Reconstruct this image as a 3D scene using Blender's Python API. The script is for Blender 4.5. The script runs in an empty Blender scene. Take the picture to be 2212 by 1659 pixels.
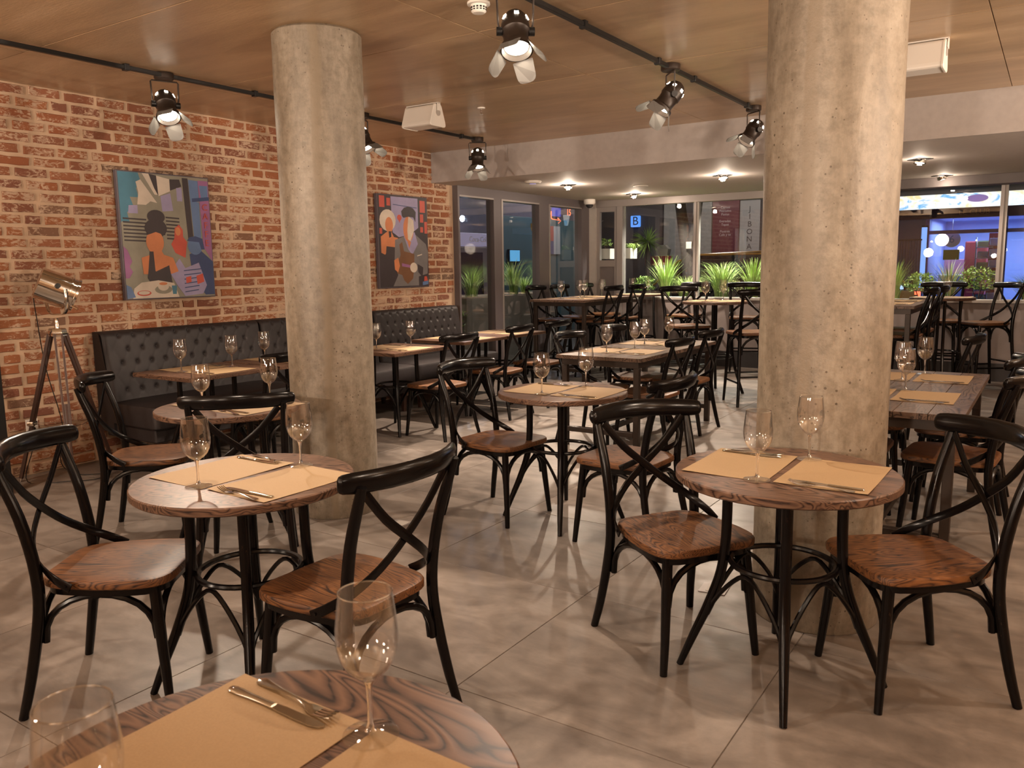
import bpy, math, random
from mathutils import Vector, Matrix
PI = math.pi
random.seed(7)
S = bpy.context.scene
COL = S.collection
# ------------------------------------------------------------------ camera, world, exposure
cd = bpy.data.cameras.new('camera'); cam = bpy.data.objects.new('camera', cd); COL.objects.link(cam)
YAW, PITCH, ROLL = math.radians(33.7617), math.radians(8.2124), math.radians(-0.8161)
f_ = Vector((-math.sin(YAW) * math.cos(PITCH), math.cos(YAW) * math.cos(PITCH), -math.sin(PITCH)))
r_ = Vector((math.cos(YAW), math.sin(YAW), 0)); u_ = r_.cross(f_)
r2 = math.cos(ROLL) * r_ + math.sin(ROLL) * u_; u2 = -math.sin(ROLL) * r_ + math.cos(ROLL) * u_
cam.matrix_world = Matrix(((r2.x, u2.x, -f_.x, 0), (r2.y, u2.y, -f_.y, 0), (r2.z, u2.z, -f_.z, 1.46), (0, 0, 0, 1)))
cd.sensor_width = 36.0; cd.lens = 36.0 * 1754.23 / 2212.0
cd.clip_start = 0.05; cd.clip_end = 200
cd.dof.use_dof = True; cd.dof.focus_distance = 4.6; cd.dof.aperture_fstop = 9.0
S.camera = cam
S.view_settings.view_transform = 'Standard'; S.view_settings.look = 'None'
S.view_settings.exposure = 0.0; S.view_settings.gamma = 1.0; S.view_settings.use_curve_mapping = False
W = bpy.data.worlds.new('night'); S.world = W; W.use_nodes = True
W.node_tree.nodes['Background'].inputs[0].default_value = (0.05, 0.055, 0.09, 1)
W.node_tree.nodes['Background'].inputs[1].default_value = 0.25
cy = S.cycles
cy.max_bounces = 7; cy.diffuse_bounces = 4; cy.glossy_bounces = 3; cy.transmission_bounces = 6; cy.transparent_max_bounces = 14
cy.caustics_reflective = False; cy.caustics_refractive = False; cy.sample_clamp_indirect = 10.0; cy.sample_clamp_direct = 0
cy.use_denoising = True; cy.use_adaptive_sampling = True; cy.adaptive_threshold = 0.02; cy.blur_glossy = 0.2
WARM = (1.0, 0.79, 0.61)
def lamp(kind, name, loc, power, color=WARM, size=0.05, aim=None, spot=80, blend=0.5, sizey=None):
    l = bpy.data.lights.new(name, kind); l.energy = power; l.color = color
    if kind == 'AREA':
        l.shape = 'RECTANGLE'; l.size = size; l.size_y = sizey or size
    else: l.shadow_soft_size = size
    if kind == 'SPOT': l.spot_size = math.radians(spot); l.spot_blend = blend
    o = bpy.data.objects.new(name, l); COL.objects.link(o); o.location = loc
    if aim is not None: o.rotation_euler = Vector(aim).to_track_quat('-Z', 'Y').to_euler()
    return o
# added out-of-view fill for room and ceiling, then further track spots beyond the frame
for p, e in (((-2.6, -1.6, 2.0), 45), ((0.9, -1.0, 2.0), 40), ((2.2, 3.2, 2.0), 55), ((-4.6, -0.2, 2.1), 40), ((2.2, 6.6, 2.0), 40)):
    lamp('POINT', 'soft_fill', p, e, size=0.16)
for p, a, e in (((-2.22, 1.4, 2.55), (0.1, 0.25, -1), 120), ((0.75, 1.0, 2.55), (-0.35, 0.45, -1), 95), ((0.75, 3.4, 2.55), (-0.5, 0.1, -1), 90),
                ((-5.1, 1.4, 2.55), (0.35, 0.35, -1), 110), ((0.75, 5.6, 2.55), (-0.45, 0.05, -1), 120)):
    lamp('SPOT', 'track_light', p, e, size=0.035, aim=a, spot=100, blend=0.6)

# uplights added outside the view to brighten the ceiling from right and back
for p, a, e in (((3.3, 1.5, 1.7), (-.70, .1, .70), 1150), ((3.3, 4.2, 2.0), (-.78, 0, .62), 420), ((3.3, 6.6, 1.7), (-.75, .0, .66), 800), ((-0.4, -4.1, 1.7), (0, .8, .6), 900), ((-3.2, -4.1, 1.7), (0, .8, .6), 900), ((-5.6, -3.2, 1.7), (.3, .8, .6), 500)):
    lamp('SPOT', 'added_uplight', p, e, size=.12, aim=a, spot=120, blend=.8)

# ------------------------------------------------------------------ node helpers
def newmat(name):
    m = bpy.data.materials.new(name); m.use_nodes = True
    nt = m.node_tree; b = nt.nodes['Principled BSDF']
    return m, nt, b
def N(nt, t, **kw):
    n = nt.nodes.new(t)
    for k, v in kw.items():
        if k.startswith('i_'):
            key = k[2:]; key = int(key) if key.isdigit() else key.replace('_', ' ')
            n.inputs[key].default_value = v
        else: setattr(n, k, v)
    return n
def L(nt, a, ao, b, bi): nt.links.new(a.outputs[ao], b.inputs[bi])
def ramp(nt, stops, interp='LINEAR'):
    n = nt.nodes.new('ShaderNodeValToRGB'); n.color_ramp.interpolation = interp
    e = n.color_ramp.elements
    while len(e) < len(stops): e.new(0.5)
    for i, (p, c) in enumerate(stops):
        e[i].position = p; e[i].color = (*c, 1) if len(c) == 3 else c
    return n
def coords(nt, kind='Object', scale=(1, 1, 1), rnd=0.0):
    tc = nt.nodes.new('ShaderNodeTexCoord'); mp = N(nt, 'ShaderNodeMapping'); mp.inputs['Scale'].default_value = scale
    if kind == 'World':
        g = nt.nodes.new('ShaderNodeNewGeometry'); L(nt, g, 'Position', mp, 'Vector')
    elif rnd:
        oi = nt.nodes.new('ShaderNodeObjectInfo'); mu = N(nt, 'ShaderNodeMath', operation='MULTIPLY', i_1=rnd); L(nt, oi, 'Random', mu, 0)
        ad = N(nt, 'ShaderNodeVectorMath', operation='ADD'); L(nt, tc, kind, ad, 0); L(nt, mu, 0, ad, 1); L(nt, ad, 0, mp, 'Vector')
    else: L(nt, tc, kind, mp, 'Vector')
    return mp
def noise(nt, vec, scale, detail=4, rough=0.55, dist=0.0):
    n = N(nt, 'ShaderNodeTexNoise', i_Scale=scale, i_Detail=detail, i_Roughness=rough, i_Distortion=dist); L(nt, vec, 0, n, 'Vector'); return n
def bump(nt, b, h, out, strength=0.3, dist=0.01):
    n = N(nt, 'ShaderNodeBump', i_Strength=strength, i_Distance=dist); L(nt, h, out, n, 'Height'); L(nt, n, 'Normal', b, 'Normal'); return n
def mix(nt, fac, fo, a, b_, blend='MIX'):
    n = N(nt, 'ShaderNodeMix', data_type='RGBA', blend_type=blend)
    if isinstance(fac, (int, float)): n.inputs[0].default_value = fac
    else: L(nt, fac, fo, n, 0)
    for k, s in ((6, a), (7, b_)):
        if isinstance(s, tuple) and len(s) == 3: n.inputs[k].default_value = (*s, 1)
        else: L(nt, s[0], s[1], n, k)
    return n
def plain(name, col, rough=0.5, metal=0.0, spec=0.5, var=0.0, bmp=0.0, bscale=60, emit=0.0):
    m, nt, b = newmat(name)
    b.inputs['Base Color'].default_value = (*col, 1); b.inputs['Roughness'].default_value = rough
    b.inputs['Metallic'].default_value = metal; b.inputs['Specular IOR Level'].default_value = spec
    v = coords(nt, 'Object')
    n = noise(nt, v, bscale, 3)
    if var:
        n2 = noise(nt, v, bscale * 0.15, 4)
        r = ramp(nt, [(0.3, tuple(c * (1 - var) for c in col)), (0.7, tuple(min(1, c * (1 + var)) for c in col))])
        L(nt, n2, 'Fac', r, 0); L(nt, r, 0, b, 'Base Color')
    if bmp: bump(nt, b, n, 'Fac', bmp, 0.002)
    if emit:
        b.inputs['Emission Color'].default_value = (*col, 1); b.inputs['Emission Strength'].default_value = emit
    return m
M = {}
def emis(name, col, s):
    m, nt, b = newmat(name); b.inputs['Base Color'].default_value = (0, 0, 0, 1)
    b.inputs['Emission Color'].default_value = (*col, 1); b.inputs['Emission Strength'].default_value = s
    M[name] = m; return m
# floor tile: grey beige cement look
m, nt, b = newmat('cement_tile'); v = coords(nt, 'World'); oi = nt.nodes.new('ShaderNodeObjectInfo')
vs = coords(nt, 'World', (1.4, 3.2, 1)); n1 = noise(nt, vs, 1.3, 6, 0.62, 0.7); n2 = noise(nt, v, 9, 6, 0.7); n3 = noise(nt, v, 90, 3)
r = ramp(nt, [(0.28, (0.100, 0.082, 0.070)), (0.5, (0.170, 0.142, 0.122)), (0.72, (0.255, 0.217, 0.189))]); L(nt, n1, 'Fac', r, 0)
r2_ = ramp(nt, [(0.3, (0.72, 0.72, 0.72)), (0.6, (1.06, 1.06, 1.06))]); L(nt, n2, 'Fac', r2_, 0)
mx = mix(nt, 0.75, None, (r, 0), (r2_, 0), 'MULTIPLY')
r3 = ramp(nt, [(0, (0.86, 0.86, 0.86)), (1, (1.08, 1.08, 1.08))]); L(nt, oi, 'Random', r3, 0)
mx2 = mix(nt, 1.0, None, (mx, 2), (r3, 0), 'MULTIPLY'); L(nt, mx2, 2, b, 'Base Color')
rr = ramp(nt, [(0.3, (0.3, 0.3, 0.3)), (0.7, (0.47, 0.47, 0.47))]); L(nt, n2, 'Fac', rr, 0); L(nt, rr, 0, b, 'Roughness'); bump(nt, b, n3, 'Fac', 0.06, 0.003)
M['tile'] = m
M['grout'] = plain('grout', (0.2, 0.165, 0.14), 0.8)
# concrete (pillars)
def concrete(name, c0, c1, c2, rough, streak):
    m, nt, b = newmat(name); v = coords(nt, 'Object'); vz = coords(nt, 'Object', (1, 1, 0.22))
    n1 = noise(nt, vz, 4.5, 8, 0.7, 0.5); n2 = noise(nt, v, 22, 5, 0.7)
    r = ramp(nt, [(0.3, c0), (0.52, c1), (0.72, c2)]); L(nt, n1, 'Fac', r, 0)
    r2 = ramp(nt, [(0.34, (0.55, 0.52, 0.47)), (0.6, (1.1, 1.1, 1.1))]); L(nt, n2, 'Fac', r2, 0)
    mx = mix(nt, 0.6, None, (r, 0), (r2, 0), 'MULTIPLY')
    vo = N(nt, 'ShaderNodeTexVoronoi', i_Scale=34.0); L(nt, v, 0, vo, 'Vector')
    n4 = noise(nt, v, 7, 2)
    th = N(nt, 'ShaderNodeMath', operation='MULTIPLY', i_1=0.38); L(nt, n4, 'Fac', th, 0)
    lt = N(nt, 'ShaderNodeMath', operation='LESS_THAN'); L(nt, vo, 'Distance', lt, 0)
    t2 = N(nt, 'ShaderNodeMath', operation='SUBTRACT', i_1=0.085); L(nt, th, 0, t2, 0); L(nt, t2, 0, lt, 1)
    mx2 = mix(nt, lt, 0, (mx, 2), (0.10, 0.075, 0.05))
    last = mx2
    if streak:      # the rough vertical seam of the paper form tube
        sp = nt.nodes.new('ShaderNodeSeparateXYZ'); tc = nt.nodes.new('ShaderNodeTexCoord'); L(nt, tc, 'Object', sp, 0)
        at = N(nt, 'ShaderNodeMath', operation='ARCTAN2'); L(nt, sp, 'Y', at, 0); L(nt, sp, 'X', at, 1)
        nz = noise(nt, vz, 9, 4); nm = N(nt, 'ShaderNodeMath', operation='MULTIPLY_ADD', i_1=0.35, i_2=-0.175); L(nt, nz, 'Fac', nm, 0)
        ad = N(nt, 'ShaderNodeMath', operation='ADD'); L(nt, at, 0, ad, 0); L(nt, nm, 0, ad, 1)
        sb = N(nt, 'ShaderNodeMath', operation='SUBTRACT', i_1=streak); L(nt, ad, 0, sb, 0)
        ab = N(nt, 'ShaderNodeMath', operation='ABSOLUTE'); L(nt, sb, 0, ab, 0)
        rs = ramp(nt, [(0.07, (1, 1, 1)), (0.13, (0, 0, 0))]); L(nt, ab, 0, rs, 0)
        mm = N(nt, 'ShaderNodeMath', operation='MULTIPLY', i_1=0.75); L(nt, rs, 0, mm, 0)
        last = mix(nt, mm, 0, (mx2, 2), (0.2, 0.155, 0.105))
    L(nt, last, 2, b, 'Base Color'); b.inputs['Roughness'].default_value = rough
    hm = N(nt, 'ShaderNodeMath', operation='SUBTRACT'); L(nt, n2, 'Fac', hm, 0); L(nt, lt, 0, hm, 1)
    bump(nt, b, hm, 0, 0.35, 0.006)
    return m
M['pillar'] = concrete('pillar_concrete', (0.125, 0.098, 0.070), (0.225, 0.186, 0.140), (0.33, 0.285, 0.228), 0.45, -1.75)
# ceiling: sealed brown formwork concrete
m, nt, b = newmat('ceiling_concrete'); v = coords(nt, 'World', (0.6, 3.0, 1)); v2 = coords(nt, 'World', (1, 8, 1)); oi = nt.nodes.new('ShaderNodeObjectInfo')
n1 = noise(nt, v, 1.6, 6, 0.6, 0.4); n2 = noise(nt, v2, 9, 5, 0.7)
r = ramp(nt, [(0.3, (0.34, 0.225, 0.128)), (0.55, (0.46, 0.315, 0.185)), (0.75, (0.55, 0.395, 0.25))]); L(nt, n1, 'Fac', r, 0)
r2b = ramp(nt, [(0.30, (0.6, 0.58, 0.55)), (0.42, (1, 1, 1))]); L(nt, n2, 'Fac', r2b, 0)
mx = mix(nt, 0.5, None, (r, 0), (r2b, 0), 'MULTIPLY')
r3 = ramp(nt, [(0, (0.93, 0.93, 0.93)), (1, (1.05, 1.05, 1.05))]); L(nt, oi, 'Random', r3, 0)
mx2 = mix(nt, 1.0, None, (mx, 2), (r3, 0), 'MULTIPLY'); L(nt, mx2, 2, b, 'Base Color')
b.inputs['Roughness'].default_value = 0.29; b.inputs['Specular IOR Level'].default_value = 0.75
bump(nt, b, n2, 'Fac', 0.22, 0.006); M['ceiling'] = m
M['joint'] = plain('ceiling_joint', (0.16, 0.115, 0.075), 0.8)
# bricks
m, nt, b = newmat('old_brick'); v = coords(nt, 'World'); vd = coords(nt, 'World', (1, 1.0, 2.2)); oi = nt.nodes.new('ShaderNodeObjectInfo')
at = N(nt, 'ShaderNodeAttribute', attribute_name='tone')
ad = N(nt, 'ShaderNodeMath', operation='ADD'); L(nt, at, 'Fac', ad, 0); L(nt, oi, 'Random', ad, 1)
fr = N(nt, 'ShaderNodeMath', operation='FRACT'); L(nt, ad, 0, fr, 0)
r = ramp(nt, [(0.0, (0.27, 0.088, 0.038)), (0.3, (0.32, 0.118, 0.048)), (0.6, (0.20, 0.075, 0.045)), (0.82, (0.34, 0.13, 0.06)), (1.0, (0.15, 0.095, 0.065))]); L(nt, fr, 0, r, 0)
n1 = noise(nt, vd, 20, 7, 0.74, 1.0); n2 = noise(nt, v, 60, 4); n5 = noise(nt, v, 4, 2)
sm = N(nt, 'ShaderNodeMath', operation='MULTIPLY_ADD', i_1=0.5, i_2=-0.25); L(nt, n5, 'Fac', sm, 0)
a2 = N(nt, 'ShaderNodeMath', operation='ADD'); L(nt, n1, 'Fac', a2, 0); L(nt, sm, 0, a2, 1)
rw = ramp(nt, [(0.515, (0, 0, 0)), (0.585, (0.85, 0.85, 0.85))]); L(nt, a2, 0, rw, 0)
mx = mix(nt, rw, 0, (r, 0), (0.55, 0.40, 0.285))
L(nt, mx, 2, b, 'Base Color'); b.inputs['Roughness'].default_value = 0.85; bump(nt, b, n1, 'Fac', 0.5, 0.006); M['brick'] = m
M['mortar'] = plain('mortar', (0.54, 0.385, 0.265), 0.9, var=0.12, bmp=0.5, bscale=45)
# wood
def wood(name, dark, mid, light, rough, sc=(1, 9, 9), rnd=40.0, rings=3.2, fine=.30):
    m, nt, b = newmat(name); mp = coords(nt, 'Object', sc, rnd)
    n0 = noise(nt, mp, 1.0, 3, 0.5, 0.6)
    wv = N(nt, 'ShaderNodeMath', operation='MULTIPLY', i_1=rings * 6.0); L(nt, n0, 'Fac', wv, 0)
    fr = N(nt, 'ShaderNodeMath', operation='PINGPONG', i_1=0.5); L(nt, wv, 0, fr, 0)
    mf = coords(nt, 'Object', (sc[0] * 3, sc[1] * 9, sc[2] * 9), rnd); nf = noise(nt, mf, 3.0, 4, 0.6)
    ad = N(nt, 'ShaderNodeMath', operation='MULTIPLY_ADD', i_1=fine); L(nt, nf, 'Fac', ad, 0); L(nt, fr, 0, ad, 2)
    r = ramp(nt, [(0.16, dark), (0.27, mid), (0.6, light)]); L(nt, ad, 0, r, 0)
    nb = noise(nt, coords(nt, 'Object', (1, 1, 1), rnd), 3.0, 3); rb = ramp(nt, [(0.3, (0.75, 0.75, 0.75)), (0.7, (1.12, 1.12, 1.12))]); L(nt, nb, 'Fac', rb, 0)
    mx = mix(nt, 0.8, None, (r, 0), (rb, 0), 'MULTIPLY'); L(nt, mx, 2, b, 'Base Color')
    b.inputs['Roughness'].default_value = rough; b.inputs['Specular IOR Level'].default_value = 0.25
    bump(nt, b, ad, 0, 0.12, 0.002); return m
M['seatwood'] = wood('stained_ash_seat', (0.020, 0.010, 0.007), (0.088, 0.037, 0.016), (0.165, 0.070, 0.026), 0.42, (9, 1.0, 9), rings=5.0)
M['topwood'] = wood('stained_ash_tabletop', (0.018, 0.010, 0.008), (0.078, 0.042, 0.028), (0.148, 0.083, 0.053), 0.36, (1.6, 6.0, 6), rings=5.5)
M['plankwood'] = wood('stained_ash_plank', (0.020, 0.013, 0.010), (0.075, 0.046, 0.033), (0.135, 0.087, 0.061), 0.33, (5, 1.2, 5), rings=4.5)
# black lacquer with rubbed edges
m, nt, b = newmat('black_lacquer'); v = coords(nt, 'Object', (6, 6, 2.2), 30.0); n1 = noise(nt, v, 2.2, 4, 0.6); n2 = noise(nt, v, 9, 5, 0.7)
mu = N(nt, 'ShaderNodeMath', operation='MULTIPLY'); L(nt, n1, 'Fac', mu, 0); L(nt, n2, 'Fac', mu, 1)
r = ramp(nt, [(0.36, (0.0035, 0.0025, 0.0025)), (0.43, (0.016, 0.008, 0.005)), (0.5, (0.10, 0.045, 0.016))]); L(nt, mu, 0, r, 0); L(nt, r, 0, b, 'Base Color')
b.inputs['Roughness'].default_value = 0.21; b.inputs['Specular IOR Level'].default_value = 0.22; M['black'] = m
M['blackmetal'] = plain('black_metal', (0.008, 0.0075, 0.0075), 0.4, 0.0, 0.4, bmp=0.08, bscale=300)
M['browniron'] = plain('dark_brown_iron', (0.03, 0.02, 0.015), 0.42, 0.3, 0.5, var=0.3, bmp=0.1)
M['barn'] = plain('barn_door_enamel', (0.16, 0.15, 0.14), 0.4)
M['chrome'] = plain('chrome', (0.78, 0.74, 0.68), 0.08, 1.0, bmp=0.02, bscale=20)
M['steel'] = plain('polished_steel', (0.66, 0.63, 0.58), 0.09, 1.0, bmp=0.03, bscale=80)
M['white'] = plain('white_plastic', (0.78, 0.75, 0.70), 0.4)
M['paint'] = plain('grey_paint', (0.40, 0.365, 0.35), 0.75, var=0.05, bmp=0.08, bscale=120)
M['soffit'] = plain('soffit_paint', (0.47, 0.43, 0.40), 0.7, var=0.04, bmp=0.06, bscale=120)
M['frame'] = plain('dark_grey_aluminium', (0.125, 0.107, 0.112), 0.45, 0.2, bmp=0.03)
M['framelite'] = plain('light_grey_aluminium', (0.29, 0.262, 0.25), 0.4, 0.3, bmp=0.03)
M['panel'] = plain('dark_grey_panel', (0.13, 0.112, 0.11), 0.55, var=0.06)
M['plinth'] = plain('black_plinth', (0.03, 0.027, 0.028), 0.5)
M['sill'] = plain('pale_grey_sill', (0.40, 0.37, 0.34), 0.5, var=0.05)
M['leather'] = plain('charcoal_leather', (0.026, 0.0215, 0.0225), 0.52, spec=0.3, var=0.12, bmp=0.1, bscale=140)
M['walnutleg'] = plain('dark_wood_leg', (0.05, 0.022, 0.014), 0.4, var=0.2)
# kraft paper
m, nt, b = newmat('kraft_paper'); v = coords(nt, 'World'); n1 = noise(nt, v, 260, 3, 0.7); n2 = noise(nt, v, 5, 3)
r = ramp(nt, [(0.3, (0.285, 0.187, 0.094)), (0.7, (0.325, 0.218, 0.113))]); L(nt, n1, 'Fac', r, 0); L(nt, r, 0, b, 'Base Color'); b.inputs['Roughness'].default_value = 0.7
bump(nt, b, n2, 'Fac', 0.25, 0.01); M['kraft'] = m
# thin glass sheets
def sheet(name, tint, k, rough=0.0):
    m, nt, b = newmat(name); nt.nodes.remove(b); out = nt.nodes['Material Output']
    t = N(nt, 'ShaderNodeBsdfTransparent'); t.inputs[0].default_value = (*tint, 1)
    g = N(nt, 'ShaderNodeBsdfGlossy'); g.inputs['Roughness'].default_value = rough; g.inputs['Color'].default_value = (1, 1, 1, 1)
    fz = N(nt, 'ShaderNodeLayerWeight', i_Blend=0.5); pw = N(nt, 'ShaderNodeMath', operation='POWER', i_1=3.0); L(nt, fz, 'Facing', pw, 0)
    mu = N(nt, 'ShaderNodeMath', operation='MULTIPLY_ADD', i_1=0.40 * k, i_2=0.035 * k, use_clamp=True); L(nt, pw, 0, mu, 0)
    mx = N(nt, 'ShaderNodeMixShader'); L(nt, mu, 0, mx, 0); L(nt, t, 0, mx, 1); L(nt, g, 0, mx, 2); L(nt, mx, 0, out, 'Surface')
    return m
M['pane'] = sheet('window_glass', (0.93, 0.95, 0.95), 1.5)
M['wineglass'] = sheet('wine_glass_wall', (0.988, 0.988, 0.988), 2.2)
M['rimglass'] = sheet('wine_glass_rim', (0.9, 0.9, 0.9), 3.2)
m, nt, b = newmat('solid_glass'); b.inputs['Base Color'].default_value = (1, 1, 1, 1); b.inputs['Roughness'].default_value = 0.0
b.inputs['Transmission Weight'].default_value = 1.0; b.inputs['IOR'].default_value = 1.48; M['glass'] = m
emis('lens', (1.0, 0.86, 0.66), 45); emis('vent', (1.0, 0.85, 0.66), 26.0); emis('downbulb', (1.0, 0.83, 0.66), 40)

# ------------------------------------------------------------------ mesh builder
class MB:
    def __init__(s): s.v = []; s.f = []; s.mi = []; s.k = 0; s.sm = []
    def face(s, idx, smooth=True): s.f.append(tuple(idx)); s.mi.append(s.k); s.sm.append(smooth)
    def box(s, x0, x1, y0, y1, z0, z1):
        i = len(s.v)
        s.v += [(x0, y0, z0), (x1, y0, z0), (x1, y1, z0), (x0, y1, z0), (x0, y0, z1), (x1, y0, z1), (x1, y1, z1), (x0, y1, z1)]
        for q in ((0, 3, 2, 1), (4, 5, 6, 7), (0, 1, 5, 4), (1, 2, 6, 5), (2, 3, 7, 6), (3, 0, 4, 7)): s.face([i + a for a in q], False)
        return s
    def bbox(s, x0, x1, y0, y1, z0, z1, b=0.004):     # box with chamfered upright and top edges
        P = [(x0 + b, y0), (x1 - b, y0), (x1, y0 + b), (x1, y1 - b), (x1 - b, y1), (x0 + b, y1), (x0, y1 - b), (x0, y0 + b)]
        cx, cy_ = (x0 + x1) / 2, (y0 + y1) / 2
        def ins(p, d): return (min(max(p[0], x0 + d), x1 - d), min(max(p[1], y0 + d), y1 - d))
        rings = [[(*ins(p, b * .7), z0) for p in P], [(*p, z0 + b) for p in P], [(*p, z1 - b) for p in P], [(*ins(p, b * .7), z1) for p in P]]
        s.rings(rings, True, True, smooth=False); return s
    def rings(s, rings, cap0=True, cap1=True, closed=True, smooth=True):
        i0 = len(s.v); n = len(rings[0])
        for r in rings: s.v += [tuple(p) for p in r]
        for a in range(len(rings) - 1):
            for j in range(n if closed else n - 1):
                k = (j + 1) % n
                s.face((i0 + a * n + j, i0 + a * n + k, i0 + (a + 1) * n + k, i0 + (a + 1) * n + j), smooth)
        if cap0: s.face([i0 + j for j in range(n)][::-1], smooth)
        if cap1: s.face([i0 + (len(rings) - 1) * n + j for j in range(n)], smooth)
        return s
    def tube(s, path, rad, n=8, ry=None, up=None, cap=True, round_end=False):
        P = [Vector(p) for p in path]; R = rad if isinstance(rad, (list, tuple)) else [rad] * len(P)
        RY = ry if isinstance(ry, (list, tuple)) else ([ry] * len(P) if ry else R)
        u0 = Vector(up) if up else None; rings = []; prev = None
        for i, p in enumerate(P):
            t = (P[min(i + 1, len(P) - 1)] - P[max(i - 1, 0)]).normalized()
            if u0 is not None: a = (u0 - u0.dot(t) * t).normalized()
            elif prev is None:
                a = Vector((0, 0, 1)) if abs(t.z) < 0.9 else Vector((1, 0, 0)); a = (a - a.dot(t) * t).normalized()
            else: a = (prev - prev.dot(t) * t).normalized()
            prev = a; b_ = t.cross(a)
            rings.append([p + a * (RY[i] * math.cos(2 * PI * j / n)) + b_ * (R[i] * math.sin(2 * PI * j / n)) for j in range(n)])
        if round_end:
            def sc(r, k, off):
                c = sum(r, Vector()) / len(r); return [c + (q - c) * k + off for q in r]
            t0 = (P[0] - P[1]).normalized(); t1 = (P[-1] - P[-2]).normalized(); q = min(R[0], RY[0])
            rings = [sc(rings[0], 0.45, t0 * q * 0.85), sc(rings[0], 0.85, t0 * q * 0.5)] + rings + [sc(rings[-1], 0.85, t1 * q * 0.5), sc(rings[-1], 0.45, t1 * q * 0.85)]
        s.rings(rings, cap, cap); return s
    def ribbon(s, path, normals, w, t):
        P = [Vector(p) for p in path]; rings = []
        for i, p in enumerate(P):
            T = (P[min(i + 1, len(P) - 1)] - P[max(i - 1, 0)]).normalized(); n = Vector(normals[i]); n = (n - n.dot(T) * T).normalized(); b_ = T.cross(n)
            rings.append([p + b_ * w / 2 + n * t * .3, p + b_ * w * .42 + n * t / 2, p - b_ * w * .42 + n * t / 2, p - b_ * w / 2 + n * t * .3,
                          p - b_ * w / 2 - n * t * .3, p - b_ * w * .42 - n * t / 2, p + b_ * w * .42 - n * t / 2, p + b_ * w / 2 - n * t * .3])
        s.rings(rings); return s
    def lathe(s, prof, n=24, c=(0, 0, 0), cap0=False, cap1=False):
        s.rings([[(c[0] + r * math.cos(2 * PI * j / n), c[1] + r * math.sin(2 * PI * j / n), c[2] + z) for j in range(n)] for r, z in prof], cap0, cap1); return s
    def torus(s, R, r, z, n=36, k=8, c=(0, 0)):
        i0 = len(s.v)
        for a in range(n):
            A = 2 * PI * a / n
            for q in range(k):
                B = 2 * PI * q / k; rr = R + r * math.cos(B); s.v.append((c[0] + rr * math.cos(A), c[1] + rr * math.sin(A), z + r * math.sin(B)))
        for a in range(n):
            for q in range(k): s.face((i0 + a * k + q, i0 + ((a + 1) % n) * k + q, i0 + ((a + 1) % n) * k + (q + 1) % k, i0 + a * k + (q + 1) % k))
        return s
    def prism(s, poly, z0, z1, b=0.0):
        r = [[(x, y, z0) for x, y in poly], [(x, y, z1) for x, y in poly]]
        s.rings(r, True, True, smooth=False); return s
    def xf(s, mat, start=0):
        for i in range(start, len(s.v)): s.v[i] = tuple(mat @ Vector(s.v[i]))
        return s
    def mesh(s, name, mats):
        me = bpy.data.meshes.new(name); me.from_pydata(s.v, [], s.f)
        for m_ in (mats if isinstance(mats, (list, tuple)) else [mats]): me.materials.append(m_)
        me.polygons.foreach_set('material_index', s.mi); me.polygons.foreach_set('use_smooth', s.sm); me.update()
        if any(s.sm): me.set_sharp_from_angle(angle=math.radians(38))
        return me
def link(name, me, parent=None, loc=None, rz=0.0):
    o = bpy.data.objects.new(name, me); COL.objects.link(o); o.parent = parent
    if loc: o.location = loc
    if rz: o.rotation_euler.z = rz
    return o
def part(name, mb, mats, parent, label=None):
    o = link(name, mb.mesh(name, mats), parent)
    if label: o['label'] = label
    return o
def tag(o, label, cat, group=None, kind=None):
    o['label'] = label; o['category'] = cat
    if group: o['group'] = group
    if kind: o['kind'] = kind
    return o
def thing(name, label, cat, loc=(0, 0, 0), rz=0.0, group=None):
    o = bpy.data.objects.new(name, None); COL.objects.link(o); o.empty_display_size = 0.1; o.location = loc; o.rotation_euler.z = rz
    return tag(o, label, cat, group)
def struct(name, mb, mats, parent=None):
    o = link(name, mb.mesh(name, mats), parent); o['kind'] = 'structure'; return o
def dup(src, loc, rz, label=None, group=None, rot=None):
    r = src.copy(); COL.objects.link(r); r.location = loc
    r.rotation_euler = rot if rot else (0, 0, rz)
    if label: r['label'] = label
    if group: r['group'] = group
    for ch in list(src.children):
        c = ch.copy(); COL.objects.link(c); c.parent = r
        for g in list(ch.children):
            d = g.copy(); COL.objects.link(d); d.parent = c
    return r
def catmull(pts, n=6):
    P = [Vector(p) for p in pts]; P = [2 * P[0] - P[1]] + P + [2 * P[-1] - P[-2]]; out = []
    for i in range(1, len(P) - 2):
        for k in range(n):
            t = k / n; a, b_, c, d = P[i - 1], P[i], P[i + 1], P[i + 2]
            out.append(0.5 * ((2 * b_) + (c - a) * t + (2 * a - 5 * b_ + 4 * c - d) * t * t + (3 * b_ - a - 3 * c + d) * t ** 3))
    out.append(P[-2]); return out
def text(s, size, loc, rot, mat, parent=None, name='lettering', extrude=0.002, align='CENTER', spacing=1.0, weight=0.0):
    c = bpy.data.curves.new(name, 'FONT'); c.body = s; c.size = size; c.extrude = extrude; c.align_x = align; c.align_y = 'CENTER'; c.space_line = spacing; c.offset = weight
    c.materials.append(mat); c.resolution_u = 3
    o = bpy.data.objects.new(name, c); COL.objects.link(o)
    me = bpy.data.meshes.new_from_object(o); bpy.data.objects.remove(o); o = bpy.data.objects.new(name, me); COL.objects.link(o)
    o.location = loc; o.rotation_euler = rot; o.parent = parent
    return o
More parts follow.
